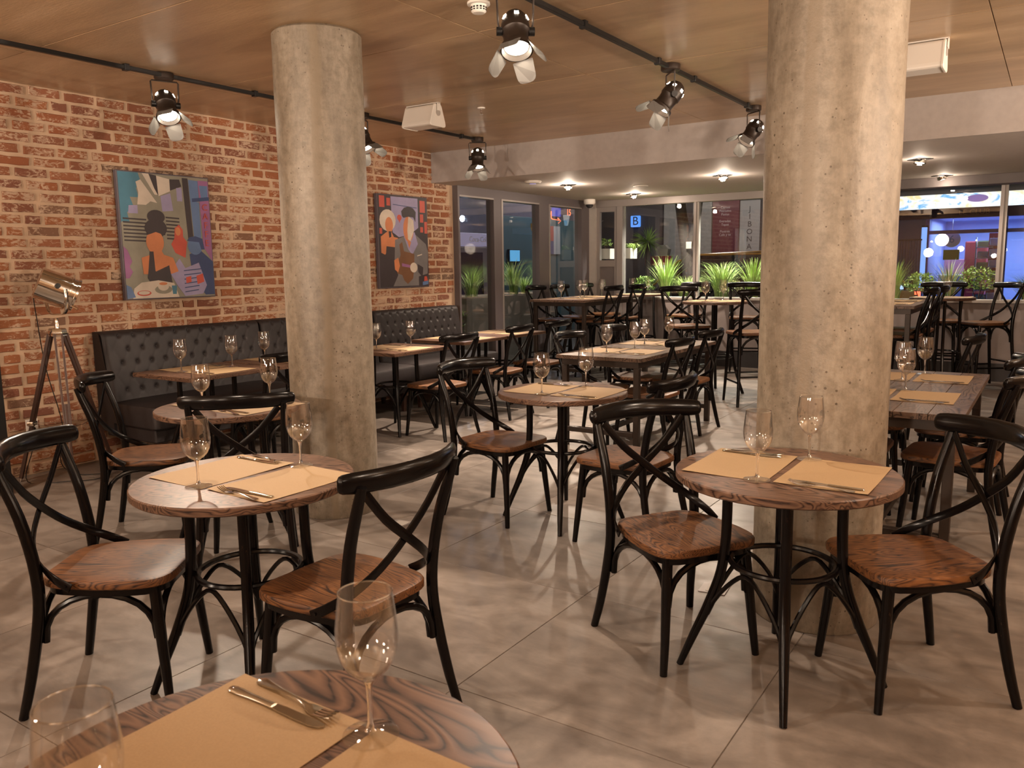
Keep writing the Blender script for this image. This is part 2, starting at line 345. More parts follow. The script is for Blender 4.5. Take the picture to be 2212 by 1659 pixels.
# ------------------------------------------------------------------ the setting
ZC = 2.785; ZS = 2.443; BX = -6.18; YW = 11.4
fl = struct('floor', MB().box(-6.4, 3.7, -4.5, 11.55, -0.12, -0.005), M['grout'])
tm = MB().bbox(-0.4585, 0.4585, -0.472, 0.472, -0.006, 0.0, 0.0015).mesh('tile', M['tile'])
for i in range(-5, 5):
    for j in range(-3, 10):
        t = link('tile', tm, fl, (-1.665 + 0.92 * i + 0.46, 2.105 + 0.947 * j + 0.4735, random.uniform(-0.0006, 0)))
cl = struct('ceiling', MB().box(-6.4, 3.7, -4.5, 7.62, ZC + 0.004, ZC + 0.2), M['joint'])
pm = {}
for i in range(-3, 2):
    for j in range(-6, 3):
        x0, x1 = -0.39 + 2.45 * i, -0.39 + 2.45 * (i + 1); y0, y1 = 3.95 + 1.29 * j, min(3.95 + 1.29 * (j + 1), 7.6)
        x0 = max(x0, -6.2); x1 = min(x1, 3.65)
        if x1 - x0 < 0.1: continue
        k = (round(x1 - x0, 3), round(y1 - y0, 3))
        if k not in pm: pm[k] = MB().bbox(-k[0] / 2 + .003, k[0] / 2 - .003, -k[1] / 2 + .003, k[1] / 2 - .003, 0, 0.006, 0.0006).mesh('ceiling_panel', M['ceiling'])
        link('ceiling_panel', pm[k], cl, ((x0 + x1) / 2, (y0 + y1) / 2, ZC + random.uniform(0, .0012)))
sf = MB(); sf.box(-6.4, 3.7, 7.6, 11.55, ZS, 2.98); sf.mi = [0] * len(sf.f); sf.mi[0] = 1
struct('ceiling_soffit', sf, [M['paint'], M['soffit']])
for x, y, a in ((-3.615, 3.45, 0.9), (-0.77, 3.43, 0.1)):
    R = 0.252; pr = [(R - .004, 0), (R, 0.006)] + [(R + random.uniform(-.0012, .0012), z * ZC / 24) for z in range(1, 24)] + [(R, ZC - .012), (R - .012, ZC)]
    p = struct('pillar', MB().lathe(pr, 72, cap1=True), M['pillar']); p.location = (x, y, 0); p.rotation_euler.z = a
# brick wall
wl = struct('wall_left', MB().box(-6.45, BX, -4.5, 8.0, 0, ZC + .004), M['mortar'])
def brick_outline(rng, l, h):
    P = []
    for (y, z) in ((-.5, -.5), (-.17, -.5), (.17, -.5), (.5, -.5), (.5, .05), (.5, .5), (.17, .5), (-.17, .5), (-.5, .5), (-.5, -.05)):
        P.append((y * l + rng.uniform(-.004, .004), z * h + rng.uniform(-.0035, .0035)))
    return P
def brick_rings(P, d, x=0, y=0, z=0):
    return [[(x, y + a, z + b) for a, b in P], [(x + d * .7, y + a, z + b) for a, b in P], [(x + d, y + a * .965, z + b * .86) for a, b in P]]
rng = random.Random(3); variants = []
for k in range(14):
    l = 0.213 if k < 11 else 0.105
    variants.append((l, MB().rings(brick_rings(brick_outline(rng, l, 0.057), rng.uniform(.007, .012)), False, True, smooth=False).mesh('brick', M['brick'])))
cand = []
ny = 34; ch = ZC / ny
for r in range(ny):
    y = 1.5 + (0.125 if r % 2 else 0.0) + rng.uniform(-.03, .03); z = (r + 0.5) * ch
    while y < 7.99:
        l = 0.213
        if rng.random() < 0.07: l = 0.105
        if y + l > 7.985: l = 0.105
        if y + l > 7.99: break
        hid = (z < 0.98 and y > 3.45) or (z < 0.45 and y > 3.2) or y < 2.25
        cand.append((math.hypot(6.2, y + l / 2) + (50 if hid else 0), y + l / 2, z + rng.uniform(-.004, .004), l)); y += l + 0.036 + rng.uniform(-.005, .007)
cand.sort()
sb = MB(); tones = []
for n, (d, y, z, l) in enumerate(cand):
    if n < 298:
        link('brick', rng.choice([v for v in variants if v[0] == l])[1], wl, (BX, y, z))
    else:
        a = len(sb.f); sb.rings(brick_rings(brick_outline(rng, l, 0.057), rng.uniform(.007, .012), BX, y, z), False, True, smooth=False)
        tones += [rng.random()] * (len(sb.f) - a)
bs = part('bricks', sb, M['brick'], wl); bs['kind'] = 'stuff'
bs.data.attributes.new('tone', 'FLOAT', 'FACE').data.foreach_set('value', tones)
struct('wall_right', MB().box(3.6, 3.8, -4.5, 11.55, 0, 2.98), M['mortar'])
struct('wall_back', MB().box(-6.45, 3.8, -4.7, -4.5, 0, 2.98), M['mortar'])
# windows of the left wall (towards the side street)
g = MB(); X0, X1 = -6.22, -6.10
g.box(X0, X1, 8.0, 11.52, 2.335, ZS); g.box(X0, X1, 8.0, 11.52, 0, 0.06)
for a, b_ in ((8.0, 8.035), (8.76, 8.93), (9.87, 10.13), (11.1, 11.38)): g.box(X0, X1, a, b_, 0.06, 2.335)
g.k = 1
for y in (8.93, 10.13): g.box(X0 - .01, X1 + .006, y, y + 0.035, 0.06, 2.335)
for a, b_ in ((8.035, 8.76), (8.965, 9.87), (10.165, 11.1)): g.box(X0, X1 + .004, a, b_, 2.315, 2.335)
w1 = struct('window_1', g, [M['frame'], M['framelite']])
for a, b_ in ((8.035, 8.76), (8.965, 9.87), (10.165, 11.1)): part('pane', MB().box(-6.166, -6.16, a, b_, 0.06, 2.32), M['pane'], w1)
# rear facade: narrow door, glazing over a low wall
g = MB(); g.box(-6.12, -5.985, YW - .06, YW + .08, 0, ZS)
struct('trim_1', g, M['sill'])
d = MB(); d.box(-5.985, -5.93, YW - .03, YW + .03, 0.01, 2.34); d.box(-5.68, -5.625, YW - .03, YW + .03, 0.01, 2.34)
for a, b_ in ((0.01, 0.08), (1.44, 1.54), (2.27, 2.34)): d.box(-5.93, -5.68, YW - .03, YW + .03, a, b_)
d1 = struct('door_1', d, M['framelite'])
part('panel', MB().bbox(-5.93, -5.68, YW - .012, YW + .012, 0.08, 1.44, .003), M['panel'], d1)
part('pane', MB().box(-5.93, -5.68, YW - .003, YW + .003, 1.54, 2.27), M['pane'], d1)
struct('trim_2', MB().bbox(-5.985, 2.6, YW - .05, YW + .07, 2.34, ZS, .004), M['framelite'])
g = MB(); g.box(-5.625, -5.53, YW - .06, YW + .06, 0, 2.34)
for x, w in ((-4.37, .075), (-2.47, .075), (-.58, .075), (1.3, .075)):
    g.box(x - w / 2, x, YW - .05, YW + .05, .985, 2.34); g.k = 1; g.box(x, x + w / 2, YW - .035, YW + .035, .985, 2.34); g.k = 0
w2 = struct('window_2', g, [M['framelite'], M['sill']])
for a, b_ in ((-5.53, -4.408), (-4.333, -2.508), (-2.433, -.618), (-.543, 1.262), (1.338, 2.6)): part('pane', MB().box(a, b_, YW - .003, YW + .003, .985, 2.34), M['pane'], w2)
struct('wall_rear', MB().box(-5.53, 2.6, YW - .04, YW + .1, 0.22, 0.945), M['panel'] if False else plain('low_wall_panel', (0.25, 0.213, 0.205), 0.6, var=0.05))
struct('baseboard_rear', MB().box(-5.53, 2.6, YW - .06, YW + .1, 0, 0.22), M['plinth'])
struct('trim_3', MB().bbox(-5.53, 2.6, YW - .065, YW + .14, 0.945, 0.985, .004), M['sill'])
struct('trim_4', MB().bbox(-2.6, 2.6, YW - .32, YW - .05, 2.33, ZS, .004), M['panel'])
struct('wall_rear_right', MB().box(2.6, 3.8, YW, YW + .2, 0, ZS), M['paint'])
# slim dark post at the left edge of the view
struct('trim_5', MB().bbox(-5.79, -5.72, 2.465, 2.535, 0, ZC, .004), M['blackmetal'])

# ------------------------------------------------------------------ chairs and stools
def smooth_outline(pts, k=5):
    out = []; n = len(pts)
    for i in range(n):
        x, y, r = pts[i]; a = Vector((pts[i - 1][0] - x, pts[i - 1][1] - y)); b_ = Vector((pts[(i + 1) % n][0] - x, pts[(i + 1) % n][1] - y))
        p0 = Vector((x, y)) + a.normalized() * r; p2 = Vector((x, y)) + b_.normalized() * r; c = Vector((x, y))
        for q in range(k + 1):
            t = q / k; out.append(tuple((1 - t) ** 2 * p0 + 2 * t * (1 - t) * c + t * t * p2))
    return out
SEAT = smooth_outline([(0.214, 0.225, 0.10), (-0.214, 0.225, 0.10), (-0.222, 0.02, 0.08), (-0.176, -0.212, 0.085), (0.176, -0.212, 0.085), (0.222, 0.02, 0.08)], 5)
def make_seat_base(name, label, cat, H):
    dz = H - 0.46; kz = H / 0.46; t = thing(name, label, cat)
    def ring(s, z): return [(x * s, y * s, z + dz) for x, y in SEAT][::-1]
    part('seat', MB().rings([ring(.975, .429), ring(1, .434), ring(1, .452), ring(.985, .458), ring(.95, .4605), ring(.55, .4575)], True, True), M['seatwood'], t)
    part('seat_ring', MB().rings([ring(.90, .402), ring(.935, .405), ring(.935, .4295)], True, True), M['black'], t)
    for s in (1, -1):
        P = [(.232, -.262, 0), (.217, -.238, .11 * kz), (.204, -.208, .27 * kz), (.197, -.192, .40 * kz), (.197, -.199, .53 + dz), (.202, -.228, .68 + dz), (.207, -.268, .80 + dz), (.209, -.288, .862 + dz)]
        pp = catmull([(s * x, y, z) for x, y, z in P], 3)
        rr = [.0150 + .0045 * math.sin(PI * min(1, i / (len(pp) - 1))) for i in range(len(pp))]
        part('rear_leg', MB().tube(pp, rr, 10), M['black'], t)
        pp = [(s * .203, .207, 0), (s * .192, .197, .12 * kz), (s * .180, .183, .28 * kz), (s * .168, .170, .425 * kz if dz == 0 else H - .03)]
        part('front_leg', MB().tube(pp, [.0135, .016, .0185, .0195], 10), M['black'], t)
    xs = [-.243, -.22, -.17, -.11, -.04, .04, .11, .17, .22, .243]
    rp = [(x, -.330 + .082 * (abs(x) / .243) ** 2.0, .877 + dz - .006 * (abs(x) / .243)) for x in xs]
    part('top_rail', MB().tube(rp, [.0175, .019, .0195, .0195, .0195, .0195, .0195, .0195, .019, .0175], 12, [.030, .0335, .035, .036, .036, .036, .036, .035, .0335, .030], up=(0, -.25, 1), round_end=True), M['black'], t)
    for s in (1, -1):
        off = .0042 * s
        P = catmull([(s * .184, -.272, .838 + dz), (s * .10, -.268 + off, .738 + dz), (0, -.262 + off, .655 + dz), (-s * .095, -.243 + off, .58 + dz), (-s * .172, -.195, .518 + dz), (-s * .213, -.128, .472 + dz), (-s * .2235, -.075, .444 + dz)], 3)
        nn = []
        for i in range(len(P)):
            k = max(0, (i / (len(P) - 1) - .5) * 2) ** 1.3; nn.append((-s * k, -(1 - k) - .05, .1 * k))
        rb = MB().ribbon(P, nn, .030, .0065)
        e = Vector(P[-2]); rb.tube([e + Vector((-s * .002, 0, 0)), e + Vector((-s * .0075, 0, 0))], .0055, 8)
        part('cross_slat', rb, M['black'], t)
    def arch(a, b_, z0, hgt):
        A, B = Vector(a), Vector(b_); pp = []
        for i in range(13):
            th = PI * i / 12; u = .5 - .5 * math.cos(th); q = A.lerp(B, u); pp.append((q.x, q.y, z0 + hgt * math.sin(th) ** .8))
        return MB().tube(pp, .0115, 8, .0125)
    z0 = .245 if dz == 0 else H - .225
    k = z0 / H
    fr, re = .186, .196
    for a, b_ in (((-fr, .185), (fr, .185)), ((fr, .17), (re, -.19)), ((re, -.2), (-re, -.2)), ((-re, -.19), (-fr, .17))):
        sx = .93
        part('brace_arch', arch((a[0] * sx, a[1], 0), (b_[0] * sx, b_[1], 0), z0, .158 if dz == 0 else .178), M['black'], t)
    if dz > 0:
        for a, b_, z in (((-.19, .193), (.19, .193), .30), ((.192, .19), (.21, -.222), .24), ((-.192, .19), (-.21, -.222), .24), ((-.207, -.215), (.207, -.215), .30)):
            part('footrest', MB().tube([(*a, z), (*b_, z)], .0105, 8), M['black'], t)
    return t
CH0 = make_seat_base('crossback_chair', 'tmp', 'chair', 0.46)
ST0 = make_seat_base('crossback_bar_stool', 'tmp', 'bar stool', 0.757)
GC, GS = 'black crossback chairs with brown wooden seats', 'black crossback bar stools with brown wooden seats'
chairs = [(-1.137, 2.848, -124, 'black crossback chair on the left side of the right round table, back towards camera'),
 (-.363, 2.995, 130, 'black crossback chair at the right edge, facing the right round table'),
 (-2.676, 1.518, -53.6, 'black crossback chair cut by the left picture edge beside a round table'),
 (-1.85, 1.79, 90, 'black crossback chair between the left round table and the nearest wine glass'),
 (-4.164, 2.58, -47, 'black crossback chair standing before the tripod lamp and banquette end'),
 (-3.275, 2.53, 46, 'black crossback chair seen from behind through the left round table glasses'),
 (-2.678, 3.875, -94.7, 'black crossback chair left of the middle round table, seat in full view'),
 (-1.839, 3.85, 87, 'black crossback chair right of the middle round table, seen behind another chair'),
 (-4.468, 5.52, 88, 'black crossback chair at the banquette table just right of the left pillar'),
 (-4.556, 6.572, 94, 'second black crossback chair along the banquette, at the first half of the joined tables'),
 (-4.576, 7.356, 90, 'last black crossback chair along the banquette, nearest the side windows'),
 (-3.166, 6.02, -90, 'black crossback chair at the near left place of the middle planked table'),
 (-3.165, 6.83, -90, 'black crossback chair at the far left place of the middle planked table'),
 (-2.66, 5.955, 90, 'black crossback chair at the near right place of the middle planked table'),
 (-2.72, 6.80, 90, 'black crossback chair at the far right place of the middle planked table'),
 (-4.64, 3.80, 90, 'black crossback chair half hidden by the left pillar, facing the buttoned banquette'),
 (-.397, 4.774, 86, 'black crossback chair at the near right place of the planked table behind the right pillar'),
 (-.44, 5.56, 88, 'black crossback chair at the far right place of the planked table behind the right pillar'),
 (-.93, 4.80, -90, 'black crossback chair mostly hidden by the right pillar, near left place'),
 (-.95, 5.58, -90, 'black crossback chair mostly hidden by the right pillar, far left place'),
 (-.76, 7.05, 84, 'lone black crossback chair beyond the planked table, before the tall tables')]
for i, (x, y, a, lb) in enumerate(chairs):
    if i == 0: CH0.location = (x, y, 0); CH0.rotation_euler.z = math.radians(a); CH0['label'] = lb; CH0['group'] = GC
    else: dup(CH0, (x, y, 0), math.radians(a), lb, GC)
stools = [(-5.68, 9.5, -90, 'black bar stool on the window side of the tall long table, nearest place'),
 (-5.68, 10.15, -90, 'black bar stool on the window side of the tall long table, second place'),
 (-5.62, 10.9, -80, 'black bar stool in the window corner behind the tall long table'),
 (-5.03, 9.55, 90, 'black bar stool on the room side of the tall long table, nearest place'),
 (-5.03, 10.27, 90, 'black bar stool on the room side of the tall long table, farther place'),
 (-3.58, 9.1, -131, 'black bar stool left of the tall round table, back rail towards camera'),
 (-4.38, 11.0, 165, 'black bar stool against the rear low wall below the pale window post'),
 (-3.46, 10.88, -160, 'black bar stool against the rear low wall behind the tall round table'),
 (-2.63, 8.45, 40, 'black bar stool with sunlit seat, half hidden by the right pillar'),
 (-1.27, 8.75, 90, 'black bar stool at the tall planked table behind the right pillar, nearer place'),
 (-1.26, 9.5, 90, 'black bar stool at the tall planked table behind the right pillar, farther place'),
 (-1.15, 11.03, 180, 'black bar stool between the tall round table and the right window'),
 (-.66, 10.82, 127, 'black bar stool with shiny back at the far right, by the low wall')]
stools[8] = stools[8][:3] + ('black bar stool with brightly lit seat, half hidden by the right pillar',)
for i, (x, y, a, lb) in enumerate(stools):
    if i == 0: ST0.location = (x, y, 0); ST0.rotation_euler.z = math.radians(a); ST0['label'] = lb; ST0['group'] = GS
    else: dup(ST0, (x, y, 0), math.radians(a), lb, GS)

# ------------------------------------------------------------------ tables
def round_top(mb, R, H, th=.03):
    n = 56
    def ring(s, z): return [(math.cos(2 * PI * j / n) * (R + s), math.sin(2 * PI * j / n) * (R + s), z) for j in range(n)]
    mb.rings([ring(-.006, H - th), ring(0, H - th + .005), ring(0, H - .004), ring(-.004, H)], True, True); return mb
def bent_base(t, H, base, zr=.42, tr=.19):
    for k in range(4):
        a = math.radians(base + 90 * k); c, s = math.cos(a), math.sin(a)
        P = catmull([(.345, 0), (.292, .13), (.238, .26), (.205, zr - .03), (tr, zr + .12), (tr + .003, H - .03)], 3)if False else None
        pr = catmull([(.348, 0, 0), (.300, 0, .12), (.246, 0, .25), (.208, 0, .37), (.193, 0, .50), (.190, 0, H - .03)], 4)
        part('leg', MB().tube([(p.x * c, p.x * s, p.z) for p in pr], [.0125 + .0062 * min(1, i / 8) for i in range(len(pr))], 10), M['black'], t)
        a2 = a + PI / 2; A = Vector((.252 * c, .252 * s, 0)); B = Vector((.252 * math.cos(a2), .252 * math.sin(a2), 0)); am = a + PI / 4
        pp = []
        for i in range(15):
            th = PI * i / 14; u = .5 - .5 * math.cos(th); q = A.lerp(B, u); m_ = Vector((math.cos(am), math.sin(am), 0)) * .165
            q = q.lerp(m_ if q.length > 1e-6 else q, .55 * math.sin(th)); pp.append((q.x, q.y, .205 + .195 * math.sin(th) ** .85))
        part('brace_arch', MB().tube(pp, .0085, 7), M['black'], t)
    part('foot_ring', MB().torus(.176, .0105, zr), M['black'], t)
    part('top_plate', MB().lathe([(.0, H - .036), (.215, H - .036), (.222, H - .03), (0, H - .03)], 32), M['black'], t)
def round_table(x, y, base, label, H=.75, R=.372, grain=0.0):
    t = thing('round_table' if H < .9 else 'tall_round_table', label, 'table', (x, y, 0), math.radians(grain), 'round wooden tables on bentwood legs' if H < .9 else 'tall round wooden tables')
    part('tabletop', round_top(MB(), R, H), M['topwood'], t)
    if H < .9: bent_base(t, H, base - grain)
    else:
        for k in range(4):
            a = math.radians(base - grain + 90 * k); c, s = math.cos(a), math.sin(a)
            pr = catmull([(.33, 0, 0), (.27, 0, .18), (.212, 0, .40), (.195, 0, .62), (.19, 0, H - .03)], 4)
            part('leg', MB().tube([(p.x * c, p.x * s, p.z) for p in pr], .0175, 8), M['black'], t)
        part('foot_ring', MB().torus(.205, .0105, .42), M['black'], t)
        part('top_plate', MB().lathe([(.0, H - .036), (.215, H - .036), (.222, H - .03), (0, H - .03)], 32), M['black'], t)
    return t
def square_table(x0, x1, y0, y1, label, H=.75):
    cx, cy_ = (x0 + x1) / 2, (y0 + y1) / 2
    t = thing('banquette_table', label, 'table', (cx, cy_, 0), 0, 'wooden banquette tables on bentwood legs')
    part('tabletop', MB().bbox(x0 - cx, x1 - cx, y0 - cy_, y1 - cy_, H - .03, H, .003), M['topwood'], t)
    bent_base(t, H, 45); return t
def plank_table(x0, x1, y0, y1, label, H=.75):
    cx, cy_ = (x0 + x1) / 2, (y0 + y1) / 2; a, b_ = (x1 - x0) / 2, (y1 - y0) / 2
    t = thing('planked_table' if H < .9 else 'tall_planked_table', label, 'table', (cx, cy_, 0), 0, 'planked tables on square iron frames')
    n = 5; w = 2 * a / n
    for i in range(n):
        cut = random.uniform(-.35, .35) * b_ + (b_ * .3 if i % 2 else -b_ * .3); xa = -a + i * w + .0012; xb = xa + w - .0024
        for ya, yb in ((-b_, cut - .001), (cut + .001, b_)):
            o = part('plank', MB().bbox(-(xb - xa) / 2, (xb - xa) / 2, -(yb - ya) / 2, (yb - ya) / 2, 0, .03, .0018), M['plankwood'], t)
            o.location = ((xa + xb) / 2, (ya + yb) / 2, H - .03 + random.uniform(-.0006, .0004))
    q = .045; A, B = a - .035, b_ - .035; zt = H - .0315
    f = MB()
    for sx in (-1, 1): f.box(sx * A - (q if sx > 0 else 0), sx * A + (0 if sx > 0 else q), -B, B, zt - .05, zt)
    for sy in (-1, 1): f.box(-A + q, A - q, sy * B - (q if sy > 0 else 0), sy * B + (0 if sy > 0 else q), zt - .05, zt)
    part('frame', f, M['browniron'], t)
    for sx in (-1, 1):
        for sy in (-1, 1):
            part('leg', MB().bbox(min(sx * A, sx * (A - q)), max(sx * A, sx * (A - q)), min(sy * B, sy * (B - q)), max(sy * B, sy * (B - q)), 0, zt - .05, .003), M['browniron'], t)
    for sy in (-1, 1): part('stretcher', MB().bbox(-A + q, A - q, min(sy * B, sy * (B - q)), max(sy * B, sy * (B - q)), .12, .16, .003), M['browniron'], t)
    part('stretcher', MB().bbox(-.02, .02, -B + q, B - q, .12, .16, .003), M['browniron'], t)
    return t
round_table(-.735, 2.79, 18, 'round wooden table standing in front of the right concrete pillar')
round_table(-2.30, 1.765, 48, 'round wooden table standing in front of the left concrete pillar', grain=35)
round_table(-.855, .632, 30, 'nearest round wooden table, cut by the bottom edge of the picture', grain=-4)
round_table(-2.325, 4.0, 27, 'round wooden table in the middle of the floor between the pillars', grain=60)
round_table(-3.615, 2.70, 20, 'round wooden table half hidden by a chair back, left of the left pillar', grain=20)
square_table(-5.45, -4.79, 3.28, 4.02, 'first banquette table, nearest the tripod lamp')
square_table(-5.45, -4.79, 4.05, 4.79, 'second banquette table, partly behind the left pillar')
square_table(-5.27, -4.59, 5.10, 5.86, 'banquette table just right of the left pillar with one full wine glass outline')
square_table(-5.35, -4.69, 6.20, 6.94, 'near half of the two joined banquette tables by the windows')
square_table(-5.35, -4.69, 6.97, 7.71, 'far half of the two joined banquette tables by the windows')
plank_table(-3.35, -2.60, 5.66, 7.32, 'long planked dining table with four kraft placemats in mid room')
plank_table(-1.07, -.31, 4.19, 5.86, 'planked dining table standing right behind the right pillar')
plank_table(-5.69, -4.86, 8.95, 10.42, 'tall planked bar table beside the corner windows', H=1.035)
plank_table(-1.86, -1.09, 8.4, 9.9, 'tall planked bar table seen right of the right pillar', H=1.045)
round_table(-5.05, 10.97, 20, 'tall round table in the corner of the rear windows', H=1.04, R=.36)
round_table(-3.2, 8.93, 15, 'tall round table left of the right pillar before the low wall', H=1.045, R=.36)
round_table(-1.08, 10.5, 15, 'tall round table at the far right before the low wall', H=1.045, R=.34)
# ------------------------------------------------------------------ tableware
rt = random.Random(11)
def mat_mesh(k):
    r = random.Random(40 + k); nx, ny_ = 7, 9; a, b_ = .145, .20; mb = MB(); ph = r.uniform(0, 6); c = [r.uniform(.001, .0045) for _ in range(4)]
    def z(u, v): return .0012 + .0006 * math.sin(ph + 5 * u + 3 * v) + sum(c[i] * max(0, (u if i & 1 else 1 - u) + (v if i & 2 else 1 - v) - 1.55) ** 1.3 * 2.2 for i in range(4))
    up = [[((u / (nx - 1) - .5) * 2 * a, (v / (ny_ - 1) - .5) * 2 * b_, z(u / (nx - 1), v / (ny_ - 1))) for u in range(nx)] for v in range(ny_)]
    i0 = len(mb.v)
    for row in up: mb.v += row
    for row in up: mb.v += [(x, y, q - .0006) for x, y, q in row]
    T = nx * ny_
    for v in range(ny_ - 1):
        for u in range(nx - 1):
            q = (v * nx + u, v * nx + u + 1, (v + 1) * nx + u + 1, (v + 1) * nx + u); mb.face(q); mb.face([T + i for i in q][::-1])
    rim = [u for u in range(nx)] + [v * nx + nx - 1 for v in range(1, ny_)] + [(ny_ - 1) * nx + u for u in range(nx - 2, -1, -1)] + [v * nx for v in range(ny_ - 2, 0, -1)]
    for i in range(len(rim)): mb.face((rim[i], T + rim[i], T + rim[(i + 1) % len(rim)], rim[(i + 1) % len(rim)]), False)
    return mb.mesh('paper_placemat', M['kraft'])
MATS = [mat_mesh(k) for k in range(4)]
def make_glass():
    t = thing('wine_glass', 'tmp', 'wine glass')
    part('bowl', MB().lathe([(.0045, .0905), (.0115, .0925), (.0235, .1005), (.0345, .1125), (.0425, .128), (.0468, .1455), (.0478, .158), (.0472, .174), (.0455, .192), (.0432, .212), (.0408, .231), (.0398, .231), (.0422, .212), (.0445, .192), (.0462, .174), (.0468, .158), (.0458, .1455), (.0413, .128), (.033, .1135), (.0215, .1022), (.008, .0955), (.001, .0950)], 28), M['wineglass'], t)
    part('rim', MB().torus(.0405, .0012, .2311, 28, 6), M['rimglass'], t)
    part('stem', MB().lathe([(.0095, .0905), (.0062, .084), (.0044, .072), (.0038, .05), (.0042, .024), (.0064, .0125), (.0095, .0085)], 14, cap0=True, cap1=True), M['glass'], t)
    part('foot', MB().lathe([(.043, .0006), (.0436, .0018), (.041, .0030), (.022, .0062), (.0095, .0105)][::-1] + [(.043, .0004)], 32, cap0=True, cap1=True), M['wineglass'], t)
    return t
def make_knife():
    t = thing('table_knife', 'tmp', 'knife')
    h = MB(); prof = [(-.112, .004, .0020), (-.110, .0072, .0027), (-.102, .0092, .0032), (-.085, .0088, .0032), (-.06, .0068, .0031), (-.03, .0062, .003), (-.008, .0068, .0029), (-.003, .0075, .0026)]
    h.rings([[(x, w * math.cos(a), .0034 + th * math.sin(a)) for a in [2 * PI * j / 10 for j in range(10)]] for x, w, th in prof]); part('handle', h, M['steel'], t)
    bl = [(-.004, -.0062), (.02, -.0088), (.06, -.0100), (.09, -.0098), (.106, -.0060), (.112, .0010), (.110, .0052), (.09, .0078), (.02, .0082), (-.004, .0068)]
    part('blade', MB().prism(bl, .0024, .0040), M['steel'], t); return t
def make_fork():
    t = thing('table_fork', 'tmp', 'fork')
    pf = [(-.104, .004, .0030), (-.100, .0088, .0032), (-.09, .0100, .0034), (-.07, .0080, .0042), (-.04, .0045, .0062), (-.01, .0034, .0072), (.015, .0032, .0062), (.03, .0048, .0040), (.038, .0100, .0028), (.05, .0122, .0024), (.060, .0124, .0027)]
    h = MB(); h.rings([[(x, w, z + .0009), (x, w * .5, z + .0014), (x, -w * .5, z + .0014), (x, -w, z + .0009), (x, -w, z - .0005), (x, -w * .5, z - .0012), (x, w * .5, z - .0012), (x, w, z - .0005)] for x, w, z in pf]); part('handle', h, M['steel'], t)
    k = MB()
    for i in range(4):
        y = (i - 1.5) * .0068; k.rings([[(x, y + w, z + .0008), (x, y - w, z + .0008), (x, y - w, z - .0008), (x, y + w, z - .0008)] for x, w, z in ((.058, .0022, .0027), (.075, .0019, .0048), (.092, .0016, .0088), (.103, .0008, .0128))])
    part('tines', k, M['steel'], t); return t
G0, K0, F0 = make_glass(), make_knife(), make_fork()
used = {'g': 0, 'k': 0, 'f': 0}
GG, GM, GK, GF = 'wine glasses standing on the tables', 'kraft paper placemats', 'steel table knives', 'steel table forks'
def put(src, key, loc, rz, lb, gr):
    if not used[key]:
        used[key] = 1; src.location = loc; src.rotation_euler.z = rz; src['label'] = lb; src['group'] = gr; return src
    return dup(src, loc, rz, lb, gr)
def mat_(x, y, z, lb):
    o = link('paper_placemat', rt.choice(MATS), None, (x, y, z + .0003), rt.uniform(-.02, .02) + (PI if rt.random() < .5 else 0)); tag(o, lb, 'placemat', GM)
def cutlery(x, y, z, sgn, where, which='kf', ang=0.0):
    a0 = (0 if sgn < 0 else PI) + ang     # handle towards the diner
    if 'k' in which: put(K0, 'k', (x, y, z + .0022), a0 + rt.uniform(-.05, .05), 'steel table knife on the %s' % where, GK)
    if 'f' in which: put(F0, 'f', (x - .012 * sgn, y + (.033 if sgn < 0 else -.033), z + .0022), a0 + rt.uniform(-.22, -.05), 'steel table fork on the %s' % where, GF)
def glass(x, y, z, lb): put(G0, 'g', (x, y, z + .0016), rt.uniform(0, 6), lb, GG)
def pair(xb, yc, z, tn, A='mgkf', B='mgkf', left='left', right='right'):
    for sgn, what, side in ((-1, A, left), (1, B, right)):
        w = '%s placemat of the %s' % (side, tn); cx = xb + sgn * .158
        if 'm' in what: mat_(cx, yc + rt.uniform(-.006, .006), z, 'kraft paper sheet, %s' % w)
        if 'k' in what or 'f' in what: cutlery(cx - .012 * sgn * -1, yc - sgn * .155, z, sgn, w, what)
        if 'g' in what: glass(xb + (-.045 if sgn < 0 else .03), yc + sgn * .188, z, 'empty wine glass at the %s' % w)
T = .75
pair(-.738, 2.81, T, 'right round table')
pair(-2.285, 1.79, T, 'left round table')
pair(-.846, .655, T, 'nearest round table', A='mkf', B='m')
glass(-.83, .838, T, 'empty wine glass at the right placemat of the nearest round table'); glass(-.885, .43, T, 'empty wine glass cut off by the bottom left edge of the picture')
pair(-2.31, 4.01, T, 'middle round table')
pair(-3.60, 2.75, T, 'round table left of the left pillar')
pair(-5.11, 3.66, T, 'first banquette table')
pair(-5.11, 4.40, T, 'second banquette table', A='mgkf', B='mkf')
pair(-4.93, 5.48, T, 'table right of the left pillar')
pair(-5.02, 6.57, T, 'near joined banquette table', A='mkf', B='mf')
pair(-5.02, 7.34, T, 'far joined banquette table', A='mkf', B='m')
for yc, row in ((6.12, 'near'), (6.86, 'far')): pair(-2.985, yc, T, 'middle planked table', left='%s left' % row, right='%s right' % row)
for yc, row in ((4.72, 'near'), (5.5, 'far')): pair(-.69, yc, T, 'planked table by right pillar', left='%s left' % row, right='%s right' % row, A='mg', B='mgkf')
for yc, row in ((9.42, 'near'), (10.05, 'far')): pair(-5.335, yc, 1.035, 'tall corner table', left='%s window-side' % row, right='%s room-side' % row, A='mgf', B='mgk' if row == 'near' else 'mg')
pair(-5.05, 10.97, 1.04, 'tall round corner table', A='mg', B='mg')
pair(-3.2, 8.94, 1.045, 'tall round table left of pillar', A='mgkf', B='mg')
for yc, row in ((8.85, 'near'), (9.5, 'far')): pair(-1.47, yc, 1.045, 'tall table behind right pillar', left='%s left' % row, right='%s right' % row, A='mg', B='mkf')
pair(-1.08, 10.5, 1.045, 'tall round table by right window', A='m', B='mg')

